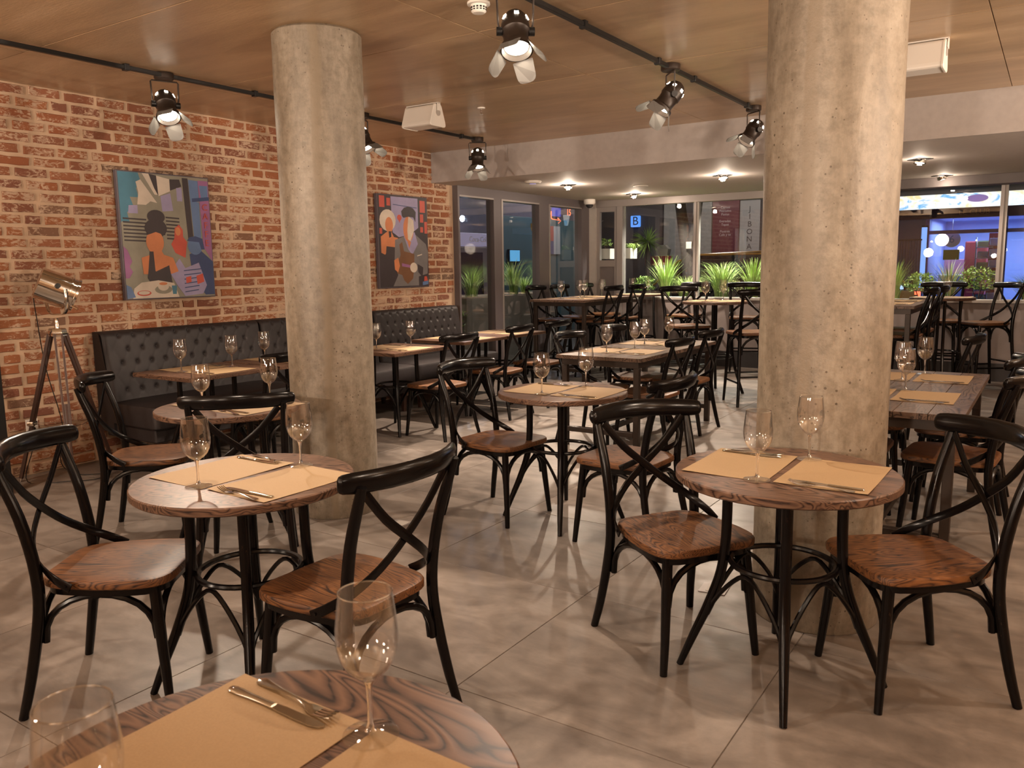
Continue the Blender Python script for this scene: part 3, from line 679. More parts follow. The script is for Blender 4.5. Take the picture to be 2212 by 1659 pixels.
# ------------------------------------------------------------------ banquette
LB = 1.47
def make_banquette():
    t = thing('tufted_banquette', 'tmp', 'banquette')
    h = LB / 2
    # local x: distance from wall into the room
    def back_x(z): return .215 - .085 * max(0, (z - .47)) / .55
    ny_, nz = 148, 54; rows = []; buttons = []
    sy, sz = .122, .105
    for r in range(5):
        z = .555 + r * sz
        for k in range(-7, 8):
            y = k * sy + (sy / 2 if r % 2 else 0)
            if abs(y) < h - .07: buttons.append((y, z))
    mb = MB(); i0 = 0
    for j in range(nz + 1):
        v = j / nz; z = .44 + v * .57
        for i in range(ny_ + 1):
            u = i / ny_; y = -h + u * LB; d = 0
            fz = max(0, 1 - abs(z - .765) / .30); e = min(1, min(y + h, h - y) / .07)
            for (by, bz) in buttons:
                q = (y - by) ** 2 + (z - bz) ** 2
                if q < .016:
                    d -= .019 * math.exp(-q / .00022)
            # pleats along the diamond lattice
            a = ((y / sy) + (z - .555) / (2 * sz)) ; b_ = ((y / sy) - (z - .555) / (2 * sz))
            for w in (a, b_):
                w = abs((w + .5) % 1 - .5); d -= .0035 * math.exp(-(w / .04) ** 2) * (1 if .5 < z < .985 else 0) * e
            rnd = 0
            top = (z - .965) / .045
            if top > 0: rnd = -.05 * (1 - math.sqrt(max(0, 1 - min(1, top) ** 2)))
            ed = min(y + h, h - y)
            if ed < .03: rnd -= .03 * (1 - math.sqrt(max(0, 1 - (1 - ed / .03) ** 2)))
            mb.v.append((back_x(z) + .012 + d * min(1, e + .2) + rnd, y, z))
    for j in range(nz):
        for i in range(ny_):
            a = j * (ny_ + 1) + i; mb.face((a, a + 1, a + ny_ + 2, a + ny_ + 1))
    # body behind the tufted face
    k0 = len(mb.v)
    prof = [(.0, .24), (.20, .24), (.205, .47), (.085, .985), (.055, 1.008), (.0, 1.008)]
    mb.rings([[(x, -h, z) for x, z in prof], [(x, h, z) for x, z in prof]], True, True, smooth=False)
    part('backrest', mb, M['leather'], t)
    bt = MB()
    for (y, z) in buttons: bt.lathe([(.0, .0035), (.006, .003), (.0085, 0)], 8); n_ = 24; bt.xf(Matrix.Translation((back_x(z) - .004, y, z)) @ Matrix.Rotation(PI / 2, 4, 'Y'), len(bt.v) - 24)
    o = part('buttons', bt, M['leather'], t); o['kind'] = 'stuff'
    st = MB(); c = []
    for x0, x1, z0, z1 in ((.19, .745, .30, .475),):
        P = smooth_outline([(x1, h, .05), (x0, h, .01), (x0, -h, .01), (x1, -h, .05)], 5)
        def ins(s): return [(x0 + (x - x0) * (1 - s), y * (1 - s * .6)) for x, y in P][::-1]
        rr = [[(x, y, z) for x, y in ins(s)] for s, z in ((.03, z0), (0, z0 + .015), (0, z1 - .03), (.02, z1 - .008), (.06, z1), (.4, z1 + .008))]
        st.rings(rr, True, True)
    part('seat', st, M['leather'], t)
    part('base', MB().bbox(.06, .70, -h + .02, h - .02, .20, .30, .01), M['leather'], t)
    for sx, yy in ((.64, -h + .12), (.64, h - .12), (.12, -h + .12), (.12, h - .12)):
        part('leg', MB().rings([[(sx + a * q, yy + b_ * q, z) for a, b_ in ((1, 1), (-1, 1), (-1, -1), (1, -1))] for q, z in ((.016, 0), (.026, .2))], True, True, smooth=False), M['walnutleg'], t)
    return t
BQ = make_banquette()
for i, (y, lb) in enumerate(((4.14, 'charcoal buttoned leather banquette nearest the tripod lamp'), (5.63, 'middle charcoal buttoned leather banquette, half hidden by the left pillar'), (7.12, 'last charcoal buttoned leather banquette, ending at the side windows'))):
    if i == 0: BQ.location = (-6.16, y, 0); BQ['label'] = lb; BQ['group'] = 'buttoned leather banquettes along the brick wall'
    else: dup(BQ, (-6.16, y, 0), 0, lb, 'buttoned leather banquettes along the brick wall')

# ------------------------------------------------------------------ ceiling tracks and spotlights
def track(x, y0, y1, lb, joints):
    t = thing('lighting_track', lb, 'track', (x, 0, ZC))
    part('rail', MB().bbox(-.014, .014, y0, y1, -.034, -.008, .003), M['blackmetal'], t)
    for y in joints: part('clip', MB().bbox(-.021, .021, y - .017, y + .017, -.041, .0, .003), M['blackmetal'], t)
track(-5.08, -2.5, 7.1, 'black lighting track on the ceiling along the brick wall', (1.2, 3.18, 4.2, 5.9, 6.75))
track(-2.25, -2.5, 7.2, 'black lighting track crossing the ceiling centre towards the right pillar', (1.3, 4.12, 5.12, 5.75, 6.95))
def spotlight(x, y, aim, lb, energy, spot=84, on=1.0):
    t = thing('track_spotlight', lb, 'spotlight', (x, y, ZC), 0, 'theatre style track spotlights')
    a = Vector(aim).normalized(); hz = Vector((a.x, a.y, 0)); hz = hz.normalized() if hz.length > .01 else Vector((0, -1, 0)); ax = Vector((-hz.y, hz.x, 0))
    part('mount_plate', MB().lathe([(.0, 0), (.062, 0), (.064, -.004), (.064, -.036), (.058, -.043), (0, -.043)], 28), M['browniron'], t)
    piv = Vector((0, 0, -.205)); W_ = .088
    yk = MB(); A = Vector((0, 0, -.052))
    yk.tube([piv + ax * W_ * .86, piv + ax * (W_ * .95) + Vector((0, 0, .03)), A + ax * W_ + Vector((0, 0, -.008)), A + ax * (W_ - .008), A - ax * (W_ - .008), A - ax * W_ + Vector((0, 0, -.008)), piv - ax * (W_ * .95) + Vector((0, 0, .03)), piv - ax * W_ * .86], .0055, 6)
    part('yoke', yk, M['browniron'], t)
    R = Matrix.Translation(piv) @ (a.to_track_quat('-Z', 'X').to_matrix().to_4x4())
    # make the local X axis the pivot axis
    zq = -a; xq = ax; yq = zq.cross(xq); R = Matrix.Translation(piv) @ Matrix((xq, yq, zq)).transposed().to_4x4()
    hs = MB().lathe([(.0, .110), (.022, .107), (.045, .094), (.060, .072), (.067, .045), (.069, .02), (.069, -.005), (.063, -.012), (.060, -.045), (.062, -.075), (.066, -.085), (.078, -.092), (.080, -.112), (.072, -.114), (.066, -.098), (.060, -.086)], 32).xf(R)
    part('housing', hs, M['browniron'], t)
    for k in range(6):
        vt = MB(); an = PI / 2 + (k - 2.5) * 1.02
        for dz, q in ((.052, .0042), (.064, .0012)):
            s0 = len(vt.v); vt.box(-.0105, .0105, -.003, .003, -q, q); rr_ = .0655 if dz < .06 else .062
            vt.xf(Matrix.Rotation(an, 4, 'Z') @ Matrix.Translation((0, -rr_, dz)) @ Matrix.Rotation(-.35, 4, 'X'), s0)
        part('vent_slot', vt.xf(R), M['vent'], t)
    pass
    for s in (1, -1):
        part('knob', MB().tube([Vector((s * .064, 0, 0)), Vector((s * .092, 0, 0))], .021, 12).xf(R), M['blackmetal'], t)
    part('lens', MB().lathe([(.0, -.080), (.030, -.083), (.058, -.090)][::-1], 28, cap0=False).xf(R), M['lens'], t)
    for k in range(4):
        an = PI / 4 + .32 + k * PI / 2; P = smooth_outline([(-.052, 0, .006), (.052, 0, .006), (.047, .105, .035), (-.047, .105, .035)], 4)
        s_ = MB(); n = len(P)
        s_.rings([[(x, 0.0 + (x / .05) ** 2 * .006, -y) for x, y in P], [(x, .0022 + (x / .05) ** 2 * .006, -y) for x, y in P]], True, True, smooth=False)
        s_.xf(R @ Matrix.Rotation(an, 4, 'Z') @ Matrix.Translation((0, -.082, -.108)) @ Matrix.Rotation(math.radians(-34), 4, 'X'))
        part('barn_door', s_, M['barn'], t)
    p = Vector((x, y, ZC)) + piv + a * .097
    lamp('SPOT', 'spot_lamp', p, energy, size=.03, aim=a, spot=spot, blend=.55)
spotlight(-5.11, 3.47, (.50, -.20, -.85), 'lit black spotlight with barn doors above the first painting', 200)
spotlight(-5.08, 5.33, (.50, .10, -.86), 'black spotlight half hidden behind the left pillar', 430, 56)
spotlight(-5.08, 7.02, (.16, -.26, -.95), 'small black spotlight at the far end of the wall track', 430, 60)
spotlight(-2.25, 3.44, (.27, -.34, -.90), 'largest black spotlight, cut by the top edge of the picture', 150)
spotlight(-2.25, 5.33, (-.48, -.42, -.78), 'black spotlight tilted left beside the centre track', 220)
spotlight(-2.25, 7.13, (-.38, -.5, -.78), 'black spotlight at the edge of the right pillar', 200)
# recessed downlights of the lower soffit
def downlight(x, y, aim, lb, e):
    t = thing('recessed_downlight', lb, 'downlight', (x, y, ZS), .78, 'square recessed downlights in the lower ceiling')
    q = .082; f = MB()
    for a in ((-q, q, -q, -q + .022), (-q, q, q - .022, q), (-q, -q + .022, -q + .022, q - .022), (q - .022, q, -q + .022, q - .022)): f.box(*a, -.007, 0)
    part('trim_frame', f, M['blackmetal'], t)
    a = Vector(aim).normalized(); rz = Matrix.Rotation(-.78, 4, 'Z'); qz = -a; xz = Vector((0, 1, 0)).cross(qz).normalized(); yz = qz.cross(xz)
    R = rz @ Matrix.Translation((0, 0, -.012)) @ Matrix((xz, yz, qz)).transposed().to_4x4()
    part('reflector', MB().lathe([(.052, .005), (.056, .0), (.056, -.03), (.050, -.034), (.044, -.022)], 24).xf(R), M['chrome'], t)
    part('bulb', MB().lathe([(.046, -.020), (.03, -.028), (0, -.031)], 20).xf(R), M['downbulb'], t)
    lamp('POINT', 'downlight_spill', Vector((x, y, ZS - .012)) + a * .075, e * .055, size=.03)
    lamp('SPOT', 'downlight_lamp', Vector((x, y, ZS - .012)) + a * .05, e, size=.035, aim=a, spot=110, blend=.7)
downlight(-5.05, 8.85, (.15, -.3, -.94), 'brightest recessed downlight above the tall corner table', 300)
downlight(-5.0, 10.6, (.3, -.1, -.95), 'recessed downlight farthest back near the corner windows', 240)
downlight(-3.2, 9.1, (.27, -.3, -.95), 'recessed downlight above the tall round table left of pillar', 320)
downlight(-1.19, 9.0, (-.1, -.2, -.97), 'recessed downlight right of the pillar, nearer one', 95)
downlight(-1.2, 10.9, (.25, .1, -.96), 'recessed downlight right of the pillar, farther one', 95)
# small ceiling devices
t = thing('smoke_detector', 'white smoke detector on the ceiling by the largest spotlight', 'detector', (-2.53, 3.53, ZC))
part('base', MB().lathe([(0, 0), (.058, 0), (.058, -.012), (0, -.014)], 28), M['white'], t)
part('sensor_head', MB().lathe([(.040, -.012), (.038, -.045), (.030, -.052), (0, -.053)], 28), M['white'], t)
sl = MB()
for k in range(14):
    a = 2 * PI * k / 14; s0 = len(sl.v); sl.box(-.005, .005, -.001, .001, -.004, .004); sl.xf(Matrix.Rotation(a, 4, 'Z') @ Matrix.Translation((0, -.0395, -.027)), s0)
    s0 = len(sl.v); sl.box(-.005, .005, -.001, .001, -.003, .003); sl.xf(Matrix.Rotation(a, 4, 'Z') @ Matrix.Translation((0, -.0390, -.038)), s0)
part('slots', sl, M['blackmetal'], t)
t = thing('fire_sprinkler', 'small pale fire sprinkler hanging from the ceiling centre', 'sprinkler', (-4.12, 5.76, ZC))
part('escutcheon', MB().lathe([(0, 0), (.034, 0), (.030, -.008), (0, -.010)], 20), M['white'], t)
part('head', MB().tube([(0, 0, -.008), (0, 0, -.02)], .011, 10).tube([(.010, 0, -.02), (.012, 0, -.035), (0, 0, -.05)], .0025, 6).tube([(-.010, 0, -.02), (-.012, 0, -.035), (0, 0, -.05)], .0025, 6).lathe([(0, -.05), (.016, -.051), (.016, -.053), (0, -.053)], 12), M['chrome'], t)
def ceiling_speaker(x, y, lb):
    t = thing('wall_speaker', lb, 'speaker', (x, y, ZC - .06), 0, 'white ceiling mounted speakers')
    P = smooth_outline([(-.045, .085, .02), (-.105, -.085, .035), (.105, -.085, .035), (.045, .085, .02)], 4); a = .14
    part('cabinet', MB().rings([[(q, u, v - .04) for u, v in P] for q in (-a, a)], True, True, smooth=False), M['white'], t)
    for s in (-1, 1): part('end_cap', MB().rings([[(s * (a + d), u * k, v * k - .04) for u, v in P] for d, k in ((0, 1.04), (.010, 1.04), (.014, .98))], True, True, smooth=False), M['white'], t)
    for s in (-1, 1): part('dial', MB().tube([(s * .1545, 0, -.02), (s * .159, 0, -.02)], .026, 16), M['sill'], t)
    part('bracket', MB().box(-.165, .165, -.02, .02, .052, .0595).box(-.165, -.160, -.02, .02, -.005, .055).box(.160, .165, -.02, .02, -.005, .055), M['white'], t)
ceiling_speaker(-4.42, 5.36, 'white wedge shaped speaker under the ceiling right of the left pillar')
ceiling_speaker(-.80, 5.72, 'white wedge shaped speaker sticking out behind the right pillar')
t = thing('wireless_access_point', 'white disc shaped access point on the lower ceiling', 'access point', (-5.15, 8.2, ZS))
part('body', MB().lathe([(0, 0), (.098, 0), (.102, -.008), (.085, -.026), (.03, -.033), (0, -.034)], 32), M['white'], t)
part('status_light', MB().lathe([(.030, -.0335), (.036, -.0335), (.036, -.0325)], 24), emis('status', (.55, .5, 1), 1.5), t)
t = thing('ceiling_loudspeaker', 'flat round white loudspeaker grille in the lower ceiling', 'loudspeaker', (-4.43, 9.6, ZS))
part('grille', MB().lathe([(0, -.004), (.085, -.004)], 32), M['soffit'], t); part('rim', MB().torus(.088, .0045, -.002, 32, 6), M['white'], t)
t = thing('security_camera', 'white dome security camera in the window corner', 'camera', (-5.92, 11.02, ZS))
part('housing', MB().lathe([(0, 0), (.085, 0), (.088, -.01), (.086, -.055), (.07, -.075), (0, -.076)], 28), M['white'], t)
part('dome', MB().lathe([(.058, -.075), (.052, -.10), (.03, -.122), (0, -.13)], 24), plain('smoked_dome', (.03, .03, .035), .08), t)
for x, y, lb in ((-3.07, 3.40, 'pale square floor socket cover beside the left pillar'), (-1.2, 3.42, 'pale square floor socket cover beside the right pillar')):
    t = thing('floor_socket', lb, 'floor socket', (x, y, 0), .1)
    part('plate', MB().bbox(-.06, .06, -.055, .055, 0, .004, .0015), M['framelite'], t); part('lid', MB().bbox(-.03, .05, -.04, .04, .004, .006, .001), M['sill'], t)
t = thing('wall_outlet', 'white power outlet low on the brick wall behind the tripod', 'outlet', (BX + .012, 2.9, .345))
part('plate', MB().bbox(0, .012, -.042, .042, -.065, .065, .003), M['white'], t); part('sockets', MB().box(.0115, .013, -.014, -.009, .012, .024).box(.0115, .013, .009, .014, .012, .024).box(.0115, .013, -.014, -.009, -.030, -.018).box(.0115, .013, .009, .014, -.030, -.018), M['blackmetal'], t)

# ------------------------------------------------------------------ studio lamp on a tripod
t = thing('tripod_floor_lamp', 'chrome studio floor lamp on a dark wooden tripod by the brick wall', 'floor lamp', (-5.74, 2.93, 0))
c0, c1 = Vector((-.04, -.055, 1.388)), Vector((.075, .205, 1.262)); ax = (c1 - c0).normalized()
def along(prof, n=32):
    z = ax; x = Vector((1, 0, 0)); x = (x - x.dot(z) * z).normalized(); y = z.cross(x); R = Matrix.Translation(c0) @ Matrix((x, y, z)).transposed().to_4x4()
    return MB().lathe(prof, n).xf(R), R
h, R = along([(0, -.03), (.10, -.03), (.112, -.024), (.114, .20), (.110, .205)]); head = part('lamp_head', h, M['chrome'], t)
h, R = along([(.116, .16), (.122, .162), (.122, .172), (.116, .174)]); part('front_band', h, M['chrome'], head)
h, R = along([(.112, .20), (.121, .203), (.121, .218), (.112, .22), (.104, .21)]); part('front_ring', h, M['chrome'], head)
h, R = along([(0, .206), (.108, .206)]); part('lens', h, plain('lamp_lens', (.75, .7, .64), .15), head)
v_ = MB()
for k in range(5): v_.box(-.002 + k * .010, .004 + k * .010, -.115, -.1135, .07, .085)
kb = MB().tube([Vector((.116, 0, .085)), Vector((.150, 0, .085))], .017, 14).tube([Vector((-.116, 0, .085)), Vector((-.150, 0, .085))], .017, 14)
part('knob', kb.xf(R), M['blackmetal'], t)
part('screws', MB().tube([(0, -.118, .165), (0, -.138, .165)], .009, 8).tube([(0.09, .09, .21), (0.1, .1, .25)], .008, 8).tube([(-.1, .06, .21), (-.1, .06, .245)], .008, 8).xf(R), M['chrome'], t)
pv = R @ Vector((0, 0, .085)); yk = MB()
pts = [pv + Vector((.135, 0, 0)), pv + Vector((.137, 0, -.09)), pv + Vector((.10, 0, -.165)), pv + Vector((0, 0, -.178)), pv + Vector((-.10, 0, -.165)), pv + Vector((-.137, 0, -.09)), pv + Vector((-.135, 0, 0))]
cp = catmull(pts, 4); yk.ribbon(cp, [(q - (pv + Vector((0, 0, -.02)))) for q in cp], .024, .006); part('yoke', yk, M['chrome'], t)
part('neck', MB().lathe([(.0, 1.155), (.014, 1.155), (.012, 1.11), (.016, 1.10), (.016, 1.08)], 14, c=(0, 0.0, 0)), M['chrome'], t)
part('tripod_plate', MB().lathe([(0, 1.083), (.05, 1.083), (.056, 1.075), (.060, 1.045), (.058, 1.03), (0, 1.03)], 6), M['chrome'], t)
for k in range(3):
    a = -.42 + k * 2 * PI / 3; d = Vector((math.cos(a), math.sin(a), 0)); s = Vector((-d.y, d.x, 0)); top = d * .048 + Vector((0, 0, 1.045)); bot = d * .355 + Vector((0, 0, 0.0))
    lg = MB()
    for q in (-1, 1):
        P = [top + s * q * .022, top.lerp(bot, .62) + s * q * .017]; lg.ribbon([P[0], P[0].lerp(P[1], .5), P[1]], [s] * 3, .024, .013)
    lo = part('leg', lg, M['walnutleg'], t)
    m0, m1 = top.lerp(bot, .45), top.lerp(bot, .975); lw = MB().ribbon([m0, m0.lerp(m1, .5), m1], [s] * 3, .026, .020); part('lower_leg', lw, M['walnutleg'], lo)
    part('ferrule', MB().tube([m1, bot], [.012, .007], 10), M['chrome'], lo)
    q = top.lerp(bot, .60); cl_ = MB().bbox(-.022, .022, -.032, .032, -.014, .014, .004).xf(Matrix.Translation(q) @ Matrix.Rotation(a, 4, 'Z')); cl_.tube([q + s * .03, q + s * .058], .008, 8); part('clamp', cl_, M['chrome'], lo)
    q2 = Vector((math.cos(a + 2 * PI / 3), math.sin(a + 2 * PI / 3), 0)) * q.xy.length + Vector((0, 0, q.z))
    part('spreader_chain', MB().tube([q, q.lerp(q2, .5) + Vector((0, 0, -.012)), q2], .0022, 6), M['chrome'], t)
cb = catmull([R @ Vector((0, .10, -.02)), (-.06, -.10, 1.16), (-.08, -.06, .8), (-.05, 0, .4), (-.12, .0, .12), (-.1, .1, .012), (.05, .22, .006), (.14, .1, .006), (.02, -.04, .006), (-.2, -.2, .01), (-.38, -.06, .2), (-.415, -.03, .33)], 6)
part('power_cord', MB().tube(cb, .0032, 6), M['blackmetal'], t)
part('plug', MB().tube([(-.425, -.03, .345), (-.395, -.03, .340)], .014, 8), M['blackmetal'], t)

# ------------------------------------------------------------------ paintings: plain flat-colour stand-ins
def ell(cx, cy_, rx, ry, n=18): return [(cx + rx * math.cos(2 * PI * k / n), cy_ + ry * math.sin(2 * PI * k / n)) for k in range(n)]
pcol = {}
def painting(y0, y1, z0, z1, lb, edge, shapes, letters=()):
    t = thing('painting', lb, 'painting', (BX + .018, (y0 + y1) / 2, (z0 + z1) / 2), 0, 'unframed canvas paintings on the brick wall')
    w, h = (y1 - y0), (z1 - z0); th = .042
    part('canvas_board', MB().bbox(0, th, -w / 2, w / 2, -h / 2, h / 2, .004), plain('canvas_edge', edge, .6), t)
    mb = MB(); mats = []; idx = {}
    for n, (c, poly) in enumerate(shapes):
        if c not in idx:
            idx[c] = len(mats)
            if c not in pcol: pcol[c] = plain('painted_colour', c, .5, var=.12, bmp=.2, bscale=40)
            mats.append(pcol[c])
        mb.k = idx[c]; x = th + .0003 + n * .00006; i = len(mb.v)
        mb.v += [(x, (min(max(u, 0.012), .988) - .5) * w, (min(max(v, .01), .99) - .5) * h) for u, v in poly]; mb.face(range(i, i + len(poly)), False)
    part('painted_scene', mb, mats, t)
    for s, u, v, sz, c in letters:
        text(s, sz, (th + .008, (u - .5) * w, (v - .5) * h), (PI / 2, 0, PI / 2), pcol.setdefault(c, plain('painted_colour', c, .5)), t, 'painted_letters', .0005)
dk, gr, te, cr, li, bl, db, pu, rd, og, br = (.035, .025, .03), (.26, .25, .20), (.06, .2, .3), (.62, .55, .47), (.32, .29, .48), (.11, .19, .38), (.035, .06, .17), (.30, .12, .28), (.52, .08, .05), (.58, .21, .085), (.17, .075, .03)
st = []
for k in range(7): st += [(dk, [(.03, .46 + k * .028), (.27, .455 + k * .028), (.27, .467 + k * .028), (.03, .472 + k * .028)]), (dk, [(.48, .48 + k * .028), (.63, .475 + k * .028), (.63, .487 + k * .028), (.48, .492 + k * .028)])]
nl = []
for k in range(6): nl += [(db, [(.64, .045 + k * .035), (.80 + .01 * k, .06 + k * .035), (.80 + .01 * k, .068 + k * .035), (.64, .053 + k * .035)])]
s1 = [(gr, [(0, 0), (1, 0), (1, 1), (0, 1)]), (te, [(0, 1), (.22, 1), (.24, .93), (.19, .87), (.21, .80), (.12, .80), (.15, .73), (.08, .68), (.10, .60), (.02, .61), (0, .6)]),
      (cr, [(.26, 1), (.33, .99), (.42, .83), (.38, .83)]), (cr, [(.41, .98), (.55, .96), (.55, .865), (.42, .82)]), (dk, [(.33, .99), (.41, .98), (.42, .82), (.38, .88)]), (dk, [(.55, .96), (.66, .965), (.68, .91), (.55, .87)]),
      (cr, [(.19, .92), (.24, .94), (.40, .765), (.33, .775), (.28, .745), (.19, .745), (.21, .84)]), (li, [(.10, .735), (.19, .74), (.19, .675), (.09, .675)]), (li, [(.44, .82), (.55, .85), (.57, .71), (.45, .70)]), (li, [(.62, .895), (.68, .90), (.68, .79), (.62, .79)])] + st + [
      (dk, [(.69, .98), (.755, .98), (.78, .45), (.72, .45)]), (bl, [(.76, .97), (.87, .965), (.87, .80), (.80, .80), (.87, .79), (.87, .50), (.79, .46)]), (pu, [(.87, .97), (.99, .97), (.99, .3), (.89, .42)]), (bl, [(.88, .93), (.98, .93), (.98, .83), (.90, .82)]),
      (db, [(.79, .82), (.99, .84), (.99, .81), (.79, .79)]), (rd, [(.57, .57), (.62, .60), (.66, .56), (.66, .50), (.70, .46), (.67, .33), (.56, .37), (.52, .44), (.56, .49)]), (og, ell(.605, .545, .03, .035)),
      (db, [(.72, .36), (.84, .40), (1, .3), (1, .02), (.88, .02), (.74, .16)]), (bl, ell(.79, .43, .085, .075)), (db, [(.70, .47), (.73, .50), (.80, .51), (.88, .49), (.90, .40), (.86, .40), (.84, .46)]),
      (li, [(.48, .215), (.60, .325), (.66, .245), (.82, .29), (.90, .10), (.85, .03), (.64, .015), (.56, .10)])] + nl + [(rd, [(.66, .17), (.72, .18), (.72, .13), (.66, .12)]), (rd, [(.78, .18), (.86, .20), (.87, .13), (.79, .11)]),
      (dk, ell(.375, .655, .095, .055)), (dk, ell(.365, .565, .12, .075)), (og, ell(.345, .455, .095, .095)), (og, [(.31, .40), (.40, .40), (.43, .355), (.53, .33), (.58, .22), (.50, .20), (.20, .20), (.19, .33), (.29, .355)]), (dk, [(.245, .56), (.27, .51), (.36, .535), (.46, .51), (.475, .57)]),
      (dk, [(.30, .29), (.33, .22), (.48, .27), (.505, .12), (.27, .12), (.24, .17), (.27, .30)]), (dk, [(.28, .38), (.32, .38), (.33, .13), (.24, .17)]), (cr, [(.07, .01), (.09, .09), (.17, .135), (.35, .15), (.52, .125), (.57, .01)]), (gr, ell(.40, .075, .095, .035)), (cr, ell(.40, .10, .06, .035)), (og, ell(.40, .122, .045, .012)), (rd, ell(.19, .05, .075, .022)), (cr, ell(.19, .053, .06, .015)), (te, [(.49, .105), (.55, .105), (.54, .035), (.50, .035)]),
      (pu, [(0, .42), (.05, .39), (.09, .30), (.06, .26), (.09, .22), (.05, .17), (0, .17)]), (bl, [(0, .12), (.06, .10), (.10, .02), (0, .0)])]
painting(3.68, 4.51, 1.24, 2.25, 'colourful canvas of a cafe street scene hung near the tripod lamp', (.11, .095, .115), s1, [('C\nA\nF\nF\nE', .93, .60, .075, rd)])
s2 = [(dk, [(0, 0), (1, 0), (1, 1), (0, 1)]), (li, [(.26, .98), (.80, .98), (.80, .66), (.62, .58), (.40, .55), (.28, .60)])]
for u, v, a, b_ in ((.04, .86, .10, .12), (.18, .88, .07, .08), (.84, .83, .11, .13), (.84, .72, .07, .09), (.93, .60, .07, .13), (.84, .61, .06, .06), (.03, .58, .05, .06)): s2.append((rd, [(u, v), (u + a, v), (u + a, v + b_), (u, v + b_)]))
s2 += [(db, [(.30, .90), (.78, .88), (.78, .872), (.30, .892)]), (rd, ell(.42, .76, .045, .032)), (rd, [(.40, .735), (.44, .735), (.42, .70)]), (cr, ell(.19, .725, .155, .115)), (og, ell(.215, .675, .075, .085)), (og, [(.16, .60), (.26, .60), (.30, .55), (.38, .54), (.33, .42), (.22, .44), (.12, .36), (.05, .38), (.05, .55)]), (dk, [(.15, .45), (.33, .44), (.30, .1), (.26, .02), (.08, .02), (.11, .2)]), (dk, [(.20, .61), (.25, .61), (.25, .55), (.21, .54)]),
      ((.17, .16, .165), [(.32, .52), (.55, .57), (.70, .60), (.95, .48), (.99, .40), (.97, .15), (.78, .12), (.78, .02), (.26, .02), (.36, .14), (.30, .30)]), (li, [(.50, .56), (.58, .42), (.66, .36), (.78, .48), (.72, .61), (.64, .60)]), (og, ell(.595, .64, .105, .14)), (cr, [(.60, .78), (.70, .74), (.71, .63), (.63, .51), (.58, .53), (.57, .62)]), (dk, [(.47, .78), (.46, .83), (.52, .87), (.60, .885), (.70, .87), (.755, .83), (.74, .72), (.70, .77), (.60, .775), (.50, .76)]), (og, [(.56, .52), (.64, .50), (.60, .43)]),
      (br, [(.40, .47), (.46, .50), (.49, .40), (.70, .37), (.69, .22), (.66, .10), (.55, .04), (.48, .08), (.44, .14), (.34, .16), (.36, .27), (.42, .36)]), (pu, [(.44, .27), (.70, .235), (.70, .21), (.44, .235)]), (og, [(.29, .30), (.37, .33), (.40, .24), (.36, .17), (.30, .2)]), (cr, ell(.68, .22, .075, .055)), (dk, [(.76, .26), (.88, .22), (.86, .11), (.77, .17)]), (bl, [(.86, .06), (.98, .07), (.98, .03), (.86, .02)]), (cr, [(.76, .355), (.86, .372), (.86, .36), (.76, .343)]), (rd, [(.90, .12), (.95, .12), (.97, .07), (.89, .065)])]
painting(6.60, 7.44, 1.243, 2.262, 'canvas of a singer and a grey suited guitarist hung right of the left pillar', (.085, .07, .085), s2)
# ------------------------------------------------------------------ outside: street, plants, shop
asph = plain('asphalt', (.05, .05, .052), .6, var=.2, bmp=.2, bscale=30)
struct('street', MB().box(-30, 14, 11.62, 45, -.2, -.03), asph); struct('street', MB().box(-30, -6.46, -5, 11.62, -.2, -.03), asph)
struct('ceiling_eave', MB().box(-7.7, 3.7, 11.55, 12.55, 2.62, 2.98).box(-7.7, -6.45, 7.0, 11.55, 2.62, 2.98), M['paint'])
for p, e in (((-4.9, 12.0, 2.58), 430), ((-3.9, 12.0, 2.58), 430), ((-1.3, 12.0, 2.58), 150), ((-7.0, 10.6, 2.58), 80), ((-7.0, 9.2, 2.58), 50)):
    lamp('SPOT', 'eave_lamp', p, e, color=(1, .92, .78), size=.04, aim=(0, 0, -1), spot=120, blend=.6)
lamp('POINT', 'street_fill', (-6.5, 17.0, 4.6), 420, color=(1, .86, .72), size=.3)  # ambient light added to brighten poster and taxi, no fixture there
lamp('POINT', 'street_fill', (-8.3, 14.6, 3.6), 90, color=(.75, .8, 1), size=.2)  # second added ambient light, over the side street
gm = [plain('grass_blade', c, .55, var=.35) for c in ((.30, .46, .10), (.42, .54, .18), (.16, .28, .06), (.42, .40, .18))]
def grass(x, y, z, h, n, spread, lb, mk, rg, wide=.006, droop=.5, name='ornamental_grass'):
    mb = MB()
    for i in range(n):
        a = rg.uniform(0, 2 * PI); r0 = rg.uniform(0, .07) * spread / .3; hh = h * rg.uniform(.55, 1.0); s = spread * rg.uniform(.15, 1.0); w = wide * rg.uniform(.6, 1.2)
        d = Vector((math.cos(a), math.sin(a), 0)); sd = Vector((-d.y, d.x, 0)); b0 = d * r0; i0 = len(mb.v); mb.k = 0 if rg.random() < .6 else 1
        for k in range(5):
            u = k / 4; p = b0 + d * (s * u ** 2) + Vector((0, 0, hh * (u - droop * .45 * u ** 3))); ww = w * (1 - u ** 2 * .92); mb.v += [tuple(p + sd * ww), tuple(p - sd * ww)]
        for k in range(4): mb.face((i0 + 2 * k, i0 + 2 * k + 1, i0 + 2 * k + 3, i0 + 2 * k + 2))
    t = thing(name, lb, 'plant', (x, y, z), 0, 'plants in the outdoor planters'); o = part('blades', mb, [gm[mk], gm[(mk + 1) % 4]], t); o['kind'] = 'stuff'
